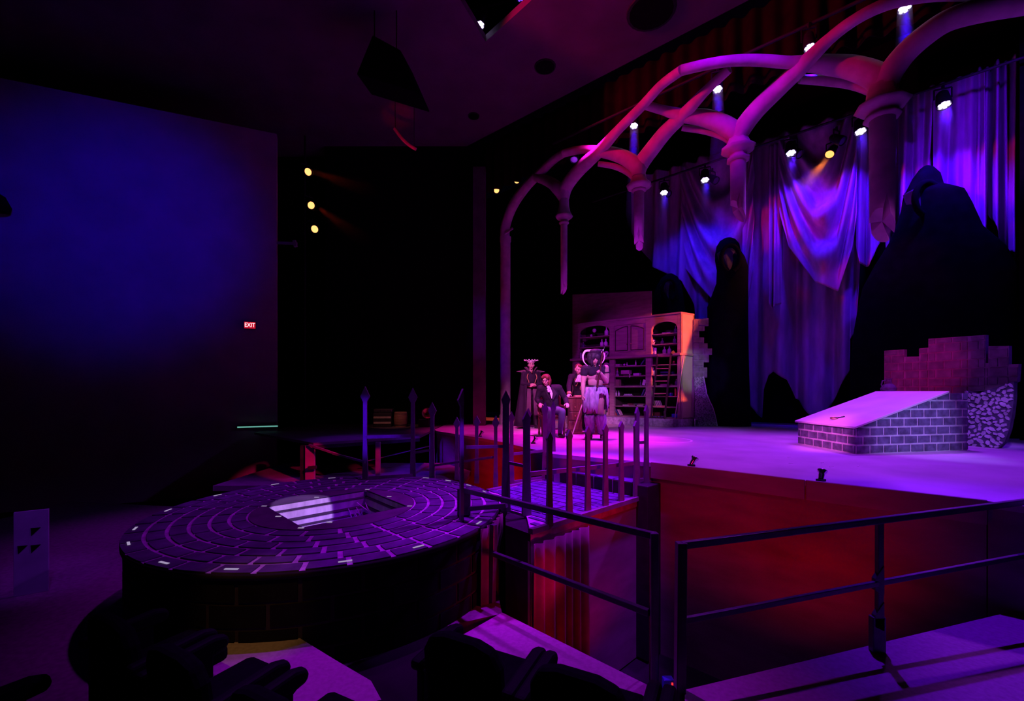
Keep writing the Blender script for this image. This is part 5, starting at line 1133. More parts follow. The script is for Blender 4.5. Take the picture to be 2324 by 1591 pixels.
bo = [(1574, 856), (1596, 855), (1600, 875), (1603, 893), (1609, 908), (1616, 922), (1621, 937), (1624, 950), (1627, 967), (1576, 967)]
b2 = [R2(*p) for p in bo]; b2 = [(x, max(z, 0.0)) for x, z in b2]
slab_from_rows(b2, RY-.06, .22, M_BUTT, 'buttress', rr)
m = MB()
for p, q in zip(b2[1:8], b2[2:9]): m.bar((p[0]-.02, RY-.065, p[1]), (q[0]-.02, RY-.065, q[1]), .016, .012)
m.build('edge_line', M_EDGE, rr, True)
br = thing('stage_brace', 'small metal stage brace at the foot of the bookcase side', 'brace', tuple(G(1577, 968))); MB().tube([(0, 0, 0), (0, 0, .22)], .015, 8).build('rod', M_CHROME, br); MB().box((.05, 0, .11), (.06, .05, .16)).build('weight', M_IRON, br, False, .01)

# ------------------------------------------------------------------ crypt
KB = G(1942, 1031); KA = G(1812, 1007); KC = G(2195, 1022); eAB = KA-KB; eBC = KC-KB; LA, LC = eAB.length, eBC.length; uA, uC = eAB.normalized(), eBC.normalized()
cr = thing('crypt', 'brick crypt box with a sloping pale lid and ring handle on the stage', 'crypt', tuple(KB))
hl_, hh_, rp = .41, .95, .81
nA = Vector((-uC.x, -uC.y, 0)); nA = Vector((-uA.y, uA.x, 0)); nA = -nA if nA.dot(uC) > 0 else nA
nC = Vector((-uC.y, uC.x, 0)); nC = -nC if nC.dot(uA) > 0 else nC
side = [(0, 0), (LC, 0), (LC, hh_), (LC*rp, hh_), (0, hl_)]
MB().prism([KB+uC*u+Vector((0, 0, v)) for u, v in side], eAB).build('core', M_CRJ, cr, True)
brick_face(cr, KB, uC, (0, 0, 1), nC, side, .27, .139, .030, .010, M_CRB)
brick_face(cr, KB, uA, (0, 0, 1), nA, [(0, 0), (LA, 0), (LA, hl_-.02), (0, hl_-.02)], .235, .139, .030, .010, M_CRB, .2)
ltop = [KB+uC*(-.05)+uA*(-.04), KB+uC*(-.05)+uA*(LA+.04), KB+uC*(LC*rp)+uA*(LA+.04), KB+uC*(LC*rp)+uA*(-.04)]
slp = (hh_-hl_)/(LC*rp)
for i, v in enumerate(ltop): v.z = (hl_-.05*slp if i in (0, 1) else hh_)+.006
lid = MB().prism(ltop, (0, 0, .032)).build('lid', M_LID, cr, True, .004); ROOTM[lid] = ROOTM[cr]
MB().prism([v+Vector((0, 0, -.001)) for v in ltop], (0, 0, -.001)).build('lid_underside', M_DESK, lid, True)
def onlid(px, py):
    n = (ltop[1]-ltop[0]).cross(ltop[3]-ltop[0]).normalized(); d = Vector(((px-CX)/F, 1, (HZ-py)/F)); o = Vector((0, 0, CH)); t = (ltop[0]+Vector((0, 0, .033))-o).dot(n)/d.dot(n); return o+d*t
q = onlid(1893, 951)
m = MB(); m.lathe([(.055*math.cos(a)*0+.05+.012*math.cos(a), .012*math.sin(a)) for a in [2*PI*i/8 for i in range(9)]], q+Vector((0, 0, .014)), 18, frame((-.1, -.2, 1)), False); m.build('ring_handle', M_BRASS, lid, True)
m = MB()
for i in range(6): c = q.lerp(onlid(1915, 947), (i+1)/6); m.ell(c+Vector((0, 0, .012)), (.022, .012, .010), 8, 5)
m.build('chain', M_IRON, lid, True)
jg = thing('jug', 'dark glazed jug with a long neck on the flat top behind the crypt lid', 'jug', (0, 0, 0)); jp = KB+uA*(LA*.93)+uC*(LC*.885); jg.location = (jp.x, jp.y, hh_)
MB().lathe([(.07, 0), (.115, .03), (.13, .09), (.10, .15), (.055, .19), (.045, .26), (.06, .285), (.05, .285), (.035, .25)], seg=18).build('body', M_GLASSD, jg); MB().tube([(-.05, 0, .25), (-.12, 0, .24), (-.14, 0, .17), (-.115, 0, .11)], .012, 8).build('handle', M_GLASSD, jg)
# brick ruin behind the crypt
w2 = Vector((8.53, 7.40, 0)); w1 = Vector((7.85, 9.29, 0)); uw = (w2-w1).normalized(); nw = Vector((uw.y, -uw.x, 0)); nw = nw if nw.x < 0 else -nw; LW = (w2-w1).length
def wc(px, py):
    k = (px-CX)/F; s = (k*w1.y-w1.x)/(uw.x-k*uw.y); Y = w1.y+uw.y*s; return (s, CH+(HZ-py)*Y/F)
rw_ = thing('brick_wall_ruin', 'stepped brick ruin wall with a flint filled end behind the crypt', 'scenery', tuple(w1))
wo = [(2007, 960), (2007, 796), (2052, 793), (2052, 810), (2086, 809), (2086, 791), (2107, 789), (2107, 769), (2237, 760), (2237, 824), (2243, 824), (2243, 786), (2290, 785), (2290, 827), (2312, 826), (2309, 866), (2258, 884), (2197, 890)]
wp = [wc(*p) for p in wo]; wp = wp+[(wp[-1][0], 0.0), (wp[0][0], 0.0)]
bm = bmesh.new(); vs = [bm.verts.new(w1+uw*s+Vector((0, 0, z))) for s, z in wp]; es = [bm.edges.new((vs[i], vs[(i+1) % len(vs)])) for i in range(len(vs))]
bmesh.ops.triangle_fill(bm, edges=es, use_beauty=True); r = bmesh.ops.extrude_face_region(bm, geom=bm.faces[:]); bmesh.ops.translate(bm, verts=[e for e in r['geom'] if isinstance(e, bmesh.types.BMVert)], vec=-nw*.09)
bmesh.ops.recalc_face_normals(bm, faces=bm.faces[:]); bm.verts.index_update(); mm = MB(); mm.add([v.co.copy() for v in bm.verts], [[v.index for v in f.verts] for f in bm.faces]); bm.free(); mm.build('wall_flat', M_RUINJ, rw_, True)
sx0, sx1 = min(p[0] for p in wp), max(p[0] for p in wp); sz1 = max(p[1] for p in wp)
fl = [(2195, 886), (2225, 893), (2258, 882), (2285, 872), (2308, 866), (2307, 905), (2303, 940), (2296, 975), (2286, 1003), (2272, 1023), (2200, 1021)]
flp = [(s, max(z, 0.0)) for s, z in [wc(*p) for p in fl]]
for (xa, ya, xb, yb, yl) in ((2007, 796, 2052, 793, 930), (2052, 810, 2086, 809, 930), (2086, 791, 2107, 789, 930), (2107, 769, 2197, 763, 930), (2197, 763, 2237, 760, 884), (2237, 824, 2243, 824, 884), (2243, 786, 2290, 785, 872), (2290, 827, 2311, 826, 866)):
    (sa, za), (sb, zb_) = wc(xa, ya), wc(xb, yb); zl = wc(xa, yl)[1]
    if sb-sa > .03: brick_face(rw_, w1, uw, (0, 0, 1), nw, [(sa+.01, zl), (sb-.01, zl), (sb-.01, zb_-.012), (sa+.01, za-.012)], .25, .163, .028, .012, M_RUIN, 0, True, lambda u, v: not in_poly(u, v, flp), (sx0, .1))
bm = bmesh.new(); vs = [bm.verts.new(w1+uw*s+nw*.08+Vector((0, 0, z))) for s, z in flp]; es = [bm.edges.new((vs[i], vs[(i+1) % len(vs)])) for i in range(len(vs))]
bmesh.ops.triangle_fill(bm, edges=es, use_beauty=True); r = bmesh.ops.extrude_face_region(bm, geom=bm.faces[:]); bmesh.ops.translate(bm, verts=[e for e in r['geom'] if isinstance(e, bmesh.types.BMVert)], vec=-nw*.10)
bmesh.ops.recalc_face_normals(bm, faces=bm.faces[:]); bm.verts.index_update(); mm = MB(); mm.add([v.co.copy() for v in bm.verts], [[v.index for v in f.verts] for f in bm.faces]); bm.free(); mm.build('flint_panel', M_FLINTB, rw_, True)
rnd = random.Random(4); cnt = 0; tries = 0; placed = []
fs0, fs1 = min(p[0] for p in flp), max(p[0] for p in flp); fz1 = max(p[1] for p in flp)
while tries < 4000 and cnt < 110:
    tries += 1; s, z = rnd.uniform(fs0, fs1), rnd.uniform(0.02, fz1); r0 = rnd.uniform(.03, .055)
    if not all(in_poly(s+dx, z+dz, flp) for dx in (-r0*.8, r0*.8) for dz in (-r0*.6, r0*.6)): continue
    if any((s-a)**2+(z-b)**2 < (r0*.75+c*.75)**2 for a, b, c in placed): continue
    placed.append((s, z, r0)); n = rnd.randint(4, 6); ph = rnd.uniform(0, 6); pts = []
    for i in range(n):
        a = ph+2*PI*i/n; q = r0*rnd.uniform(.65, 1.15); x, y = q*1.2*math.cos(a), q*.75*math.sin(a); ca, sa = math.cos(ph), math.sin(ph)
        pts.append(w1+uw*(s+x*ca-y*sa)+nw*.078+Vector((0, 0, z+x*sa+y*ca)))
    MB().prism(pts, nw*rnd.uniform(.012, .03)).build('stone', M_FLINT, rw_, True); cnt += 1

# ------------------------------------------------------------------ small things on the stage floor
for (px, py, lab, rz) in ((1791, 1038, 'small white tape scrap farther left in front of the crypt', .3), (1795, 1052, 'small white tape scrap nearer the lip left of the crypt corner', -.2), (1866, 1050, 'small white tape scrap below the crypt front face', .5), (1887, 1060, 'small white tape scrap near the second footlight', .1), (1948, 1058, 'small white tape scrap under the crypt corner', .7), (1500, 985, 'small white tape scrap by the chalk ring', .2), (1676, 1008, 'small white tape scrap in the middle of the bare stage', 1.0)):
    g = G(px, py); o = MB().box((0, 0, .002), (.055, .016, .004)).build('tape_scrap', M_TAPE); o.location = (g.x, g.y, .0005); o.rotation_euler = (0, 0, rz); tag(o, lab, 'tape', 'spike marks on the stage floor')
g = G(1505, 998); o = MB().lathe([(.52, .001), (.54, .0025), (.56, .001)], seg=60, caps=False).build('chalk_ring', M_CHALK); o.location = tuple(g); tag(o, 'faint chalk circle drawn on the stage floor before the bookcase', 'chalk drawing')
def footlight(px, py, lab, yaw):
    g = G(px, py); t = thing('footlight', lab, 'light', (g.x, g.y, 0), yaw, 'footlights along the stage edge')
    R = frame((.55, .2, .8)); MB().lathe([(.026, 0), (.03, .05), (.03, .07), (.048, .10), (.048, .11), (.03, .10)], (0, 0, .02), 14, R, True).build('can', M_CHROME, t); MB().box((0, 0, .012), (.08, .06, .024)).build('base', M_BLACKP, t)
footlight(1569, 1058, 'chrome footlight at the left end of the stage lip board', 0); footlight(1863, 1092, 'chrome footlight above the seam of the stage lip board', .4); footlight(1089, 991, 'chrome footlight on the red lit far part of the stage edge', .2); footlight(1210, 1007, 'chrome footlight on the stage edge below the cloaked man', .1)
t = thing('stage_strip', 'pale strip of tape along the stage floor left of the actors', 'tape', tuple(G(1180, 985))); MB().prism([G(1150, 984)+Vector((0, 0, .001)), G(1222, 987)+Vector((0, 0, .001)), G(1222, 988)+Vector((0, 0, .001)), G(1150, 985)+Vector((0, 0, .001))], (0, 0, .003)).build('strip', M_TAPE, t, True)

# ------------------------------------------------------------------ furniture
DY = 10.35; dk = thing('desk', 'dark mahogany pedestal desk behind the horned actor', 'desk', (1.71, DY, 0), math.radians(-5)); dz = .865
MB().box((0, 0, dz-.02), (.92, .60, .04)).build('desk_top', M_DESK, dk, False, .01); MB().box((0, 0, dz-.10), (.84, .54, .12)).build('apron', M_DESK, dk, False, .006)
for x in (-.24, .24):
    MB().box((x, 0, .40), (.32, .50, .74)).build('pedestal', M_DESK, dk, False, .006); MB().box((x, 0, .03), (.36, .54, .06)).build('plinth', M_DESK, dk, False, .008)
    for z in (.20, .42, .62):
        d = MB().box((x, -.258, z), (.27, .02, .18)).build('drawer', M_DESK, dk, False, .005); MB().ell((x, -.275, z), (.016, .014, .016), 8, 6).build('knob', M_BRASS, d)
t = thing('book', 'orange book lying on the desk by the leaning man', 'book', (1.52, DY-.12, dz), .1); MB().box((0, 0, .004), (.14, .18, .006)).build('cover', BOOKC[5], t); MB().box((0, 0, .016), (.135, .17, .018)).build('pages', M_PAPER, t); MB().box((0, 0, .028), (.14, .18, .006)).build('cover', BOOKC[5], t)
a, b = P(1322, 916, 9.9), G(1298, 989); t = thing('cane', 'straight pink lit cane leaning against the desk', 'cane', tuple(b)); MB().tube([b, a], .013, 8).build('shaft', M_SLAT, t, True); MB().ell(a, (.022, .022, .022), 10, 8).build('grip', M_BRASS, t, True)
t = thing('dustpan', 'pale grey dustpan with an upright handle between the chair and the desk', 'dustpan', tuple(G(1294, 961)), .2); MB().prism([Vector(q) for q in ((-.13, -.1, 0), (.13, -.1, 0), (.11, .1, .02), (-.11, .1, .02))], (0, 0, .20)).build('pan', mat('grey_metal', (.4, .4, .44), .5), t, False, .01); MB().bar((0, .06, .2), (0, .08, .62), .025).build('handle', mat('grey_metal', (.4, .4, .44), .5), t)

# armchair
CHX, CHY = .88, 9.75; ch = thing('armchair', 'dark wooden armchair with turned legs under the seated man', 'chair', (CHX, CHY+.12, 0), math.radians(6))
MB().box((0, 0, .445), (.54, .50, .05)).build('seat', M_DESK, ch, False, .012); MB().box((0, 0, .40), (.50, .46, .05)).build('seat_rail', M_DESK, ch)
for (x, y) in ((-.24, -.21), (.24, -.21), (-.24, .21), (.24, .21)): MB().lathe([(.022, 0), (.028, .05), (.020, .10), (.030, .2), (.022, .3), (.028, .42)], (x, y, 0), 12).build('leg', M_DESK, ch)
for x in (-.27, .27):
    MB().bar((x, -.21, .645), (x, .24, .66), .05, .04).build('armrest', M_DESK, ch, False, .01); MB().lathe([(.02, .45), (.028, .53), (.02, .63)], (x, -.17, 0), 10).build('arm_post', M_DESK, ch); MB().bar((x*.93, .23, .45), (x*.9, .30, 1.10), .045).build('back_post', M_DESK, ch)
MB().box((0, .285, .95), (.46, .03, .30), Matrix.Rotation(-.1, 3, 'X')).build('backrest', M_DESK, ch, False, .01)
MB().bar((-.24, -.2, .16), (.24, -.2, .16), .025).build('stretcher', M_DESK, ch)

# ------------------------------------------------------------------ people
def V(*a): return Vector(a)
def rotm(yaw=0, pitch=0, roll=0): return Euler((pitch, roll, yaw), 'XYZ').to_matrix()
def add_head(m, c, R, s=1.0):
    def e(p, r): m.ell(c+R @ (V(*p)*s), tuple(q*s for q in r), 16, 11, R)
    e((0, .012, .032), (.077, .096, .094)); e((0, -.022, -.03), (.062, .072, .085)); e((0, -.058, -.098), (.030, .028, .024)); e((0, -.078, .030), (.050, .020, .014))
    e((.042, -.062, -.022), (.024, .022, .022)); e((-.042, -.062, -.022), (.024, .022, .022))
    m.cap(c+R @ (V(0, -.094, .012)*s), c+R @ (V(0, -.116, -.032)*s), .010*s, .0155*s, 10)
    for x in (-.079, .079): e((x, .012, -.012), (.012, .024, .033))
    e((0, -.09, -.066), (.03, .014, .014))
def face_parts(t, c, R, s=1.0, hair=None):
    for x in (-.031, .031):
        MB().ell(c+R @ (V(x, -.088, .008)*s), (.014*s, .009*s, .009*s), 10, 7, R).build('eye', M_EYE, t)
        MB().ell(c+R @ (V(x, -.0965, .008)*s), (.0065*s, .003*s, .007*s), 8, 6, R).build('iris', M_SOCKET, t)
        MB().ell(c+R @ (V(x, -.098, .031)*s), (.02*s, .005*s, .005*s), 8, 6, R).build('eyebrow', hair or M_HAIRK, t)
    MB().ell(c+R @ (V(0, -.103, -.067)*s), (.024*s, .006*s, .008*s), 10, 6, R).build('mouth', M_LIP, t)
def add_hand(m, w, d, n, side, curl=.5, s=1.0):
    d = Vector(d).normalized(); n = Vector(n); n = (n-d*n.dot(d)).normalized(); x = d.cross(n)*side
    m.cap(w+d*.02*s, w+d*.075*s, .026*s, .030*s, 10); m.cap(w+d*.03*s+x*.016*s, w+d*.08*s+x*.026*s, .016*s, .015*s, 8); m.cap(w+d*.03*s-x*.016*s, w+d*.08*s-x*.024*s, .016*s, .014*s, 8)
    for o, L in ((.030, .068), (.010, .078), (-.010, .072), (-.029, .056)):
        p = w+d*.088*s+x*o*s; a = curl*.7; pts = [p]; dd = d
        for q in (.42, .32, .26):
            dd = (d*math.cos(a)+n*math.sin(a)); p = p+dd*L*q*1.15*s; pts.append(p); a += curl*.8
        m.chain(pts, [.0115*s, .0105*s, .0098*s, .0088*s])
    p = w+d*.028*s+x*.032*s; q = p+(d*.55+x*.65+n*.25).normalized()*.042*s; r = q+(d*.85+x*.1+n*.5*curl).normalized()*.034*s
    m.chain([p, q, r], [.014*s, .012*s, .010*s])
def add_torso(m, J, g=0.0, w=1.0):
    pe, ch, nk = J['pelvis'], J['chest'], J['neck']; R = frame((nk-pe).normalized()); X = J.get('side', V(1, 0, 0))
    y = R.col[2].cross(X).normalized(); Rm = Matrix((X-R.col[2]*X.dot(R.col[2]), y, R.col[2])).transposed()
    wa = (pe+ch)/2
    m.ell(pe, (.165*w+g, .115+g, .13+g), 18, 11, Rm); m.ell(wa, (.145*w+g, .105+g, .17+g), 18, 11, Rm); m.ell(ch, (.172*w+g, .12+g, .18+g), 18, 11, Rm)
    up = ch.lerp(nk, .62); m.cap(J['shR'].lerp(up, .25), J['shL'].lerp(up, .25), .062+g, .062+g); m.cap(up, J['shR'], .07+g, .058+g); m.cap(up, J['shL'], .07+g, .058+g)
def add_arm(m, J, s, g=0.0, hand=True, frac=1.0):
    a, b, c = J['sh'+s], J['el'+s], J['wr'+s]; m.cap(a, b, .052+g, .040+g); m.cap(b, b.lerp(c, frac), .040+g, .029+g)
def add_leg(m, J, s, g=0.0, foot=True, to=1.0):
    a, b, c = J['hip'+s], J['kn'+s], J['an'+s]; m.cap(a, b, .086+g, .056+g); m.cap(b, b.lerp(c, .35), .056+g, .055+g); m.cap(b.lerp(c, .35), b.lerp(c, to), .055+g, .036+g)
    if foot:
        t = J['toe'+s]; m.cap(c, V(c.x, c.y, .045), .037+g, .038+g); m.cap(V(c.x, c.y, .042)+(c-t).normalized()*.02*0, V(t.x, t.y, .032), .038+g, .028+g)
def person_body(t, J, hR, hs, hands, voxel=.0085):
    m = MB(); add_torso(m, J); m.cap(J['chest'].lerp(J['neck'], .5), J['neck'], .06, .052); m.cap(J['neck'], J['head']-hR @ V(0, 0, .05), .052, .05); add_head(m, J['head'], hR, hs)
    for s in 'LR': add_arm(m, J, s); add_leg(m, J, s)
    for (s, d, n, sd, cu) in hands: add_hand(m, J['wr'+s], d, n, sd, cu)
    return m.remesh('body', M_SKIN, t, voxel, 2)
def loft(rings, closed=True, n=None):
    m = MB(); n = len(rings[0]); vs = [p for r in rings for p in r]; fs = []
    for i in range(len(rings)-1):
        for k in range(n if closed else n-1): fs.append((i*n+k, i*n+(k+1) % n, (i+1)*n+(k+1) % n, (i+1)*n+k))
    m.add(vs, fs, True); return m
def solid(o, th=.008): s = o.modifiers.new('t', 'SOLIDIFY'); s.thickness = th; return o

# --- standing man with crown and cape
p1 = thing('person', 'person standing at the back in a long dark cape, high collar and pale spiked crown', 'person', (.51, 11.83, 0), math.radians(8), 'actors on the stage')
J = dict(pelvis=V(0, .02, .98), chest=V(0, .02, 1.30), neck=V(0, .01, 1.53), head=V(0, -.02, 1.70), shL=V(.19, .02, 1.47), shR=V(-.19, .02, 1.47), elL=V(.25, -.04, 1.20), elR=V(-.24, -.04, 1.20), wrL=V(.09, -.20, 1.14), wrR=V(-.06, -.21, 1.17),
         hipL=V(.09, .02, .93), hipR=V(-.09, .02, .93), knL=V(.12, -.01, .50), knR=V(-.10, -.01, .50), anL=V(.14, .03, .09), anR=V(-.11, .03, .09), toeL=V(.17, -.13, .03), toeR=V(-.13, -.13, .03))
hR = rotm(math.radians(-6), 0)
person_body(p1, J, hR, 1.0, [('L', (-1, -.35, .1), (0, .5, -1), -1, .5), ('R', (1, -.3, .1), (0, .5, -1), 1, .5)])
face_parts(p1, J['head'], hR, 1.0)
m = MB(); h = J['head']; m.ell(h+V(0, .025, .045), (.086, .098, .088)); m.ell(h+V(0, .07, -.03), (.075, .05, .09)); m.remesh('hair', M_HAIRK, p1, .012, 2)
m = MB(); add_torso(m, J, .022); add_arm(m, J, 'L', .02, False, .9); add_arm(m, J, 'R', .02, False, .9); m.remesh('jacket', M_CAPE, p1, .013, 3)
m = MB(); add_leg(m, J, 'L', .012, False); add_leg(m, J, 'R', .012, False); m.ell(J['pelvis'], (.172, .125, .13)); m.remesh('trousers', M_CLOTHK, p1, .013, 3)
for s in 'LR':
    m = MB(); a, b, c = J['kn'+s], J['an'+s], J['toe'+s]; m.cap(a.lerp(b, .25), b, .075, .055); m.cap(b, V(b.x, b.y, .05), .055, .05); m.cap(V(b.x, b.y, .052), V(c.x, c.y, .045), .05, .042); m.remesh('boot', M_LEATH, p1, .013, 3)
def open_ring(z, rx, ry, a0, a1, n, amp, f, ph, cy=0.0):
    return [V((rx+amp*math.sin(f*a+ph))*math.cos(a), cy+(ry+amp*math.sin(f*a+ph))*math.sin(a), z) for a in [math.radians(a0+(a1-a0)*k/(n-1)) for k in range(n)]]
rings = [open_ring(z, rx, ry, -62, 242, 46, am, 9, z*2, .03) for z, rx, ry, am in ((1.50, .16, .12, 0), (1.47, .24, .15, .004), (1.30, .27, .19, .01), (1.0, .30, .24, .02), (.6, .35, .30, .03), (.3, .39, .33, .035), (.06, .42, .36, .04))]
solid(loft(rings, False).build('cape', M_CAPE, p1), .01)
rings = [open_ring(z, rx, ry, -82, 262, 40, am, 7, z, .0) for z, rx, ry, am in ((1.06, .185, .14, 0), (.85, .22, .18, .008), (.6, .26, .21, .015), (.36, .29, .24, .02))]
solid(loft(rings, False).build('coat_skirt', M_COAT, p1), .01)
rings = [open_ring(z, r, r*.95, -40, 220, 26, 0, 1, 0, .03) for z, r in ((1.50, .10), (1.57, .135), (1.64, .18))]
solid(loft(rings, False).build('collar', M_COAT, p1), .008)
for s in (-1, 1):
    MB().add([V(s*.14, -.05, 1.53), V(s*.14, .10, 1.53), V(s*.40, .03, 1.525), V(s*.17, .03, 1.575), V(s*.2, -.03, 1.49)], [(0, 3, 2), (1, 2, 3), (0, 2, 4), (1, 4, 2), (0, 1, 3), (0, 4, 1)]).build('shoulder_spike', M_COAT, p1)
    MB().tube(smooth_path([V(s*.10, -.135, 1.46), V(s*.13, -.15, 1.36), V(s*.09, -.15, 1.26), V(s*.07, -.14, 1.14)], 4), .012, 6).build('braid', M_GOLDT, p1)
m = MB(); m.lathe([(.150, 1.10), (.165, 1.13), (.165, 1.17), (.152, 1.20)], (0, 0.01, 0), 20, None, False, lambda a, z: 1-.14*abs(math.sin(a))); m.build('belt', M_GOLDT, p1)
MB().ell(V(0, -.125, 1.50), (.022, .012, .026), 10, 7).build('brooch', M_BRASS, p1)
cr_ = MB().lathe([(.096, 0), (.102, .015), (.102, .05), (.094, .055)], h+V(0, .01, .055), 20, rotm(0, -.12), False).build('crown', M_BONE, p1)
for k in range(12):
    a = 2*PI*k/12; d = V(math.cos(a), math.sin(a), 0); b = h+V(0, .01, .10)+d*.10; w_ = 1+.9*abs(math.cos(a))**2
    MB().tube([b, b+d*.025*w_+V(0, 0, .015), b+d*.05*w_+V(0, 0, .03-.008*(k % 2))], [.016, .015, .019], 7).build('crown_spike', M_BONE, cr_)

# --- seated man
p2 = thing('person', 'person seated in the armchair in a dark tailcoat and white cravat, hands on the armrests', 'person', (.90, 9.75, 0), 0, 'actors on the stage')
J = dict(pelvis=V(0, .12, .58), chest=V(-.05, .07, .92), neck=V(-.11, -.02, 1.12), head=V(-.15, -.09, 1.235), shL=V(.14, .05, 1.06), shR=V(-.27, .05, 1.05), elL=V(.30, .10, .82), elR=V(-.34, .10, .81), wrL=V(.295, -.13, .715), wrR=V(-.285, -.13, .715),
         hipL=V(.10, .08, .56), hipR=V(-.10, .08, .56), knL=V(.17, -.36, .56), knR=V(-.12, -.38, .56), anL=V(.13, -.30, .10), anR=V(-.10, -.28, .10), toeL=V(.19, -.46, .03), toeR=V(-.12, -.45, .03), side=V(1, 0, 0))
hR = rotm(math.radians(-24), math.radians(14))
person_body(p2, J, hR, 1.0, [('L', (.05, -1, -.15), (0, 0, -1), -1, .75), ('R', (-.05, -1, -.15), (0, 0, -1), 1, .75)])
face_parts(p2, J['head'], hR, 1.0, M_HAIRR)
h = J['head']; m = MB()
for p, r in (((0, .03, .05), (.088, .10, .085)), ((.065, .03, -.03), (.04, .075, .10)), ((-.065, .045, -.03), (.035, .065, .09)), ((0, .085, -.04), (.08, .055, .11)), ((.055, -.06, .07), (.045, .045, .045)), ((-.045, -.06, .078), (.048, .042, .036)), ((0, -.02, .10), (.075, .075, .04)), ((.078, -.02, -.06), (.03, .05, .07))): m.ell(h+hR @ V(*p), r, 14, 9, hR)
m.remesh('hair', M_HAIRR, p2, .012, 2)
for x in (-.034, .034): MB().lathe([(.024+.003*math.cos(a), .003*math.sin(a)) for a in [2*PI*i/6 for i in range(7)]], h+hR @ V(x, -.112, .004), 16, hR @ rotm(0, PI/2), False).build('spectacle_rim', M_CHROME, p2)
MB().bar(h+hR @ V(-.012, -.115, .008), h+hR @ V(.012, -.115, .008), .004).build('spectacle_bridge', M_CHROME, p2)
m = MB(); add_torso(m, J, .026); add_arm(m, J, 'L', .022, False, .93); add_arm(m, J, 'R', .022, False, .93); m.cap(J['pelvis']+V(.12, .02, 0), J['pelvis']+V(.17, -.12, -.02), .07, .05); m.cap(J['pelvis']+V(-.12, .02, 0), J['pelvis']+V(-.17, -.12, -.02), .07, .05); m.remesh('tailcoat', M_CLOTHK, p2, .012, 3)
m = MB(); add_leg(m, J, 'L', .016, False, .98); add_leg(m, J, 'R', .016, False, .98); m.ell(J['pelvis'], (.17, .13, .12)); m.remesh('trousers', M_TROUS, p2, .012, 3)
for s in 'LR':
    m = MB(); b, c = J['an'+s], J['toe'+s]; m.cap(V(b.x, b.y, .09), V(b.x, b.y, .05), .046, .046); m.cap(V(b.x, b.y+.02, .048), V(c.x, c.y, .038), .044, .034); m.remesh('shoe', M_LEATH, p2, .01, 2)
ax = J['chest']+V(-.01, -.155, .02); MB().prism([J['neck']+V(-.035, -.075, -.03), J['neck']+V(.05, -.07, -.04), ax+V(.05, -.005, .0), ax+V(.03, -.012, -.12), ax+V(-.01, -.01, 0)], (0, -.02, 0)).build('shirt_front', M_WHITEC, p2)
m = MB()
for k in range(4): m.ell(J['neck']+V(.005+.012*(k % 2), -.085-.012*k, -.03-.034*k), (.034, .022, .024), 10, 7)
m.build('cravat', M_WHITEC, p2)
m = MB(); m.add([J['neck']+V(.06, -.06, -.03), J['neck']+V(.11, -.03, -.06), J['chest']+V(.13, -.155, .02), J['chest']+V(.04, -.165, -.14)], [(0, 1, 2, 3)]); solid(m.build('lapel', M_CAPE, p2), .012)
m = MB(); m.add([J['neck']+V(-.05, -.07, -.03), J['neck']+V(-.10, -.04, -.06), J['chest']+V(-.10, -.155, .02), J['chest']+V(.0, -.165, -.14)], [(0, 1, 2, 3)]); solid(m.build('lapel', M_CAPE, p2), .012)

# --- man leaning on the desk
p3 = thing('person', 'person with auburn hair leaning on the desk in an embroidered dark coat and white jabot', 'person', (1.66, 11.0, 0), 0, 'actors on the stage')
J = dict(pelvis=V(.06, .12, .95), chest=V(.03, -.02, 1.22), neck=V(.0, -.12, 1.41), head=V(-.03, -.19, 1.53), shL=V(.21, -.07, 1.36), shR=V(-.19, -.06, 1.35), elL=V(.28, -.28, 1.14), elR=V(-.28, -.30, 1.13), wrL=V(.27, -.50, .915), wrR=V(-.30, -.52, .915),
         hipL=V(.15, .12, .90), hipR=V(-.03, .12, .90), knL=V(.16, .10, .50), knR=V(-.05, .10, .50), anL=V(.16, .14, .09), anR=V(-.06, .14, .09), toeL=V(.18, -.02, .03), toeR=V(-.08, -.02, .03))
hR = rotm(math.radians(10), math.radians(20))
person_body(p3, J, hR, 1.0, [('L', (.1, -1, -.25), (0, .1, -1), -1, .1), ('R', (-.35, -1, -.25), (0, .1, -1), 1, .1)])
face_parts(p3, J['head'], hR, 1.0, M_HAIRR)
h = J['head']; m = MB()
for p, r in (((0, .035, .055), (.083, .092, .078)), ((0, .08, -.01), (.078, .045, .08)), ((.02, -.055, .10), (.06, .05, .03))): m.ell(h+hR @ V(*p), r, 14, 9, hR)
m.remesh('hair', M_HAIRR, p3, .012, 2)
m = MB(); add_torso(m, J, .024); add_arm(m, J, 'L', .022, False, .93); add_arm(m, J, 'R', .022, False, .93); m.cap(J['pelvis'], J['pelvis']+V(0, .02, -.35), .19, .24); m.remesh('frock_coat', M_CLOTHK, p3, .012, 3)
m = MB(); add_leg(m, J, 'L', .012, False); add_leg(m, J, 'R', .012, False); m.remesh('breeches', M_CLOTHK, p3, .013, 3)
for s in 'LR':
    m = MB(); b, c = J['an'+s], J['toe'+s]; m.cap(V(b.x, b.y, .09), V(b.x, b.y, .05), .046, .046); m.cap(V(b.x, b.y, .048), V(c.x, c.y, .038), .044, .034); m.remesh('shoe', M_LEATH, p3, .01, 2)
m = MB()
for k in range(5):
    w = .035+.017*k
    for q in range(5): m.ell(J['neck']+V((q-2)*w*.48, -.085-.014*k-.008*(q % 2), -.035-.036*k), (.024, .018, .024), 8, 6)
m.build('jabot', M_WHITEC, p3)
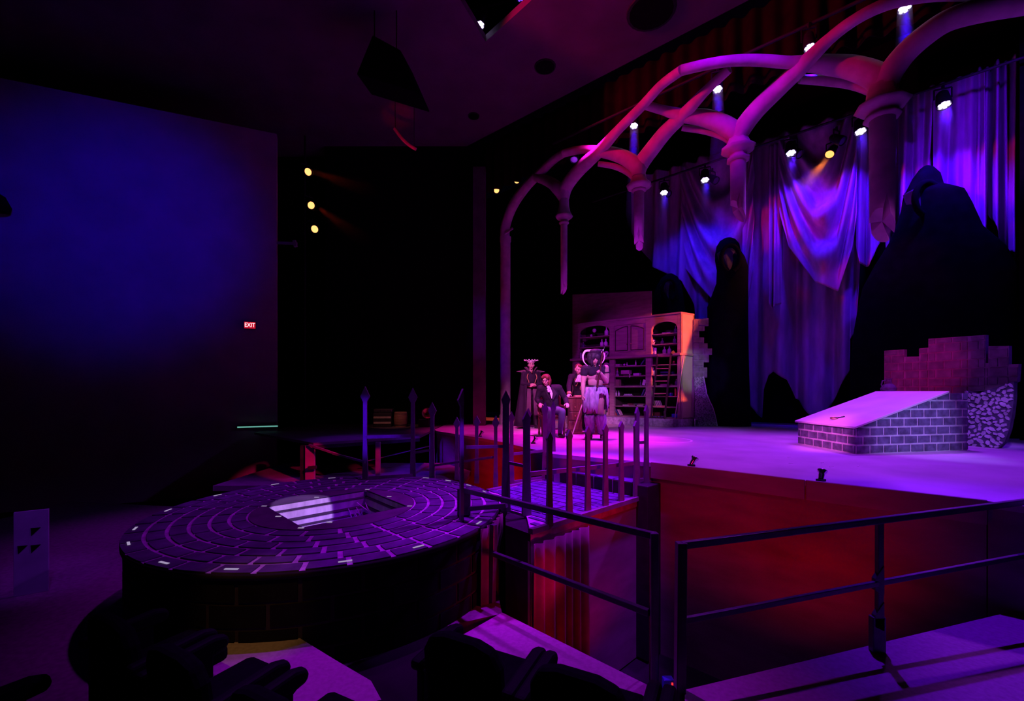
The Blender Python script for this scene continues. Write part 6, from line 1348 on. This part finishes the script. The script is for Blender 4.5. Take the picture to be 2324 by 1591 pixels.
for s in (-1, 1):
    MB().tube(smooth_path([J['chest']+V(s*.09, -.12, .14), J['chest']+V(s*.14, -.135, .05), J['chest']+V(s*.08, -.15, -.03), J['chest']+V(s*.12, -.14, -.10)], 4), .010, 6).build('embroidery', M_GOLDT, p3)
    q = J['wrL'] if s > 0 else J['wrR']; e = J['elL'] if s > 0 else J['elR']; d = (e-q).normalized(); MB().tube([q+d*.0, q+d*.05], [.052, .062], 12).build('cuff', M_GOLDT, p3)
q = J['chest']+V(.02, -.15, -.16); MB().tube([q+V(.035*math.sin(a*1.0)*(.5+a/8), -.01, .05*math.cos(a)*(.4+a/8)) for a in [i*.5 for i in range(15)]], .008, 6).build('scroll_embroidery', M_GOLDT, p3)

# --- horned actor in furs
p4 = thing('person', 'person in a horned black wig, crop top and shaggy fur skirt holding a dark staff', 'person', (1.72, 9.07, 0), 0, 'actors on the stage')
J = dict(pelvis=V(.0, .02, 1.0), chest=V(0, .02, 1.34), neck=V(-.02, 0, 1.53), head=V(-.02, -.03, 1.655), shL=V(.215, .02, 1.47), shR=V(-.215, .02, 1.45), elL=V(.235, .05, 1.19), elR=V(-.25, .03, 1.16), wrL=V(.075, -.19, 1.345), wrR=V(-.265, -.03, .90),
         hipL=V(.10, .02, .94), hipR=V(-.10, .02, .94), knL=V(.09, -.04, .53), knR=V(-.12, .03, .53), anL=V(.14, .0, .09), anR=V(-.09, .10, .09), toeL=V(.11, -.18, .03), toeR=V(-.20, -.06, .03))
hR = rotm(math.radians(-6), math.radians(10))
m = MB(); add_torso(m, J, .0, 1.08); m.cap(J['chest'].lerp(J['neck'], .5), J['neck'], .065, .055); m.cap(J['neck'], J['head']-V(0, 0, .05), .055, .05); add_head(m, J['head'], hR)
for s in 'LR':
    a, b, c = J['sh'+s], J['el'+s], J['wr'+s]; m.cap(a, a.lerp(b, .45), .066, .068); m.cap(a.lerp(b, .45), b, .068, .05); m.cap(b, b.lerp(c, .3), .05, .048); m.cap(b.lerp(c, .3), c, .048, .031); add_leg(m, J, s, .012)
add_hand(m, J['wrL'], (-.55, -.35, .45), (.1, -.75, -.5), -1, 1.15); add_hand(m, J['wrR'], (-.02, -.05, -1), (1, .2, 0), 1, .4)
m.remesh('body', M_SKIN, p4, .0085, 2)
face_parts(p4, J['head'], hR)
h = J['head']; m = MB()
for p, r in (((0, .03, .10), (.135, .13, .11)), ((-.10, .02, .03), (.06, .10, .15)), ((.10, .02, .03), (.06, .10, .15)), ((0, .10, -.04), (.13, .07, .18)), ((0, -.055, .10), (.10, .06, .075)), ((-.075, -.04, -.06), (.035, .06, .10)), ((.075, -.04, -.06), (.035, .06, .10)), ((-.045, -.095, .035), (.048, .03, .062)), ((.045, -.095, .035), (.048, .03, .062)), ((0, -.06, .15), (.125, .07, .05))): m.ell(h+V(*p), r, 14, 9)
m.remesh('wig', M_HAIRK, p4, .013, 2)
MB().tube(smooth_path([h+V(-.08, -.04, .16), h+V(-.20, -.06, .15), h+V(-.26, -.09, .05), h+V(-.245, -.13, -.07), h+V(-.18, -.16, -.15)], 5), [.030-.025*(i/20) for i in range(21)], 10).build('horn', M_BONE, p4)
MB().tube(smooth_path([h+V(.10, -.04, .14), h+V(.17, -.07, .10), h+V(.17, -.12, 0), h+V(.12, -.16, -.09), h+V(.05, -.17, -.155)], 5), [.019-.014*(i/20) for i in range(21)], 10).build('horn', M_BONE, p4)
m = MB(); X = V(1, 0, 0)
m.ell(J['chest']+V(0, 0, .06), (.205, .15, .13), 18, 11); up = J['chest'].lerp(J['neck'], .6); m.cap(up, J['shR'], .09, .082); m.cap(up, J['shL'], .085, .06); m.cap(J['neck']+V(0, 0, -.04), J['neck'], .075, .068); m.cap(J['shR'], J['shR'].lerp(J['elR'], .35), .082, .082)
m.ell(J['chest']+V(-.08, -.07, .04), (.10, .08, .09)); m.ell(J['chest']+V(.08, -.07, .04), (.10, .08, .09)); m.remesh('crop_top', M_CAPE, p4, .012, 3)
m = MB(); m.cap(J['shL'].lerp(J['elL'], -.05)+V(.02, .04, .03), J['shL'].lerp(J['elL'], .25)+V(.03, .05, 0), .07, .075); m.remesh('sleeve', M_CAPE, p4, .013, 2)
a, b = J['shL'].lerp(J['elL'], .28), J['shL'].lerp(J['elL'], .36); MB().tube([a, b], [.076, .077], 14).build('arm_band', M_LEATH, p4)
MB().lathe([(.195, 1.02), (.21, 1.03), (.21, 1.10), (.195, 1.11)], (0, .01, 0), 24, None, False, lambda a, z: 1-.22*abs(math.sin(a))).build('belt', M_LEATH, p4)
def fur_ring(z, rx, ry, n, amp, seed, cx=0, cy=.01, dz=0):
    r = random.Random(seed); return [V(cx+(rx+amp*r.uniform(-1, 1))*math.cos(2*PI*k/n), cy+(ry+amp*r.uniform(-1, 1))*math.sin(2*PI*k/n), z+dz*r.uniform(-1, 1)) for k in range(n)]
def skirt_ring(z, rx, ry, seed, jag):
    r = random.Random(seed); out = []
    for k in range(56):
        a = 2*PI*k/56; x = (rx+.010*r.uniform(-1, 1))*math.cos(a); y = .01+(ry+.010*r.uniform(-1, 1))*math.sin(a); zz = z
        if y < 0 and .0 < x < .20: zz = max(z, .95)           # split over the bare thigh
        out.append(V(x, y, zz+jag*r.uniform(-1, 1)))
    return out
rings = [skirt_ring(1.07, .195, .15, 1, .0), skirt_ring(1.01, .225, .18, 2, .0), skirt_ring(.92, .245, .20, 3, .006), skirt_ring(.82, .25, .21, 4, .01), skirt_ring(.70, .245, .21, 5, .02), skirt_ring(.60, .23, .20, 6, .06)]
solid(loft(rings).build('fur_skirt', M_FUR, p4), .018)
for s, sd in (('L', 20), ('R', 30)):
    a, b = J['kn'+s], J['an'+s]; rings = []
    for i in range(9):
        f = i/8; c = a.lerp(b, .06+.88*f); r = .098-.028*f; rr_ = random.Random(sd+i); rings.append([c+V((r+.012*rr_.uniform(-1, 1))*math.cos(2*PI*k/26), (r+.012*rr_.uniform(-1, 1))*math.sin(2*PI*k/26), (.02*rr_.uniform(-1, 1) if i in (0, 8) else 0)) for k in range(26)])
    solid(loft(rings).build('leg_warmer', M_FUR, p4), .016)
MB().ell(J['neck']+V(0, -.08, -.04), (.018, .01, .028), 8, 6).build('pendant', M_BRASS, p4)
w = J['wrL']; sf = thing('staff', 'dark staff with a pale forked metal tip held upright by the horned actor', 'staff', (1.72+.02, 9.07-.30, 0))
a, b = V(-.035, .03, 1.06), V(.075, .03, 1.80); MB().tube([a, b], .017, 10).build('shaft', M_DESK, sf)
MB().tube(smooth_path([b+V(-.10, 0, .03), b+V(-.04, 0, .02), b, b+V(.03, 0, .06), b+V(.025, 0, .12)], 3), [.006+.004*math.sin(i/12*PI) for i in range(13)], 8).build('fork', M_CHROME, sf); MB().ell(b, (.025, .025, .03), 10, 8).build('socket', M_CHROME, sf)
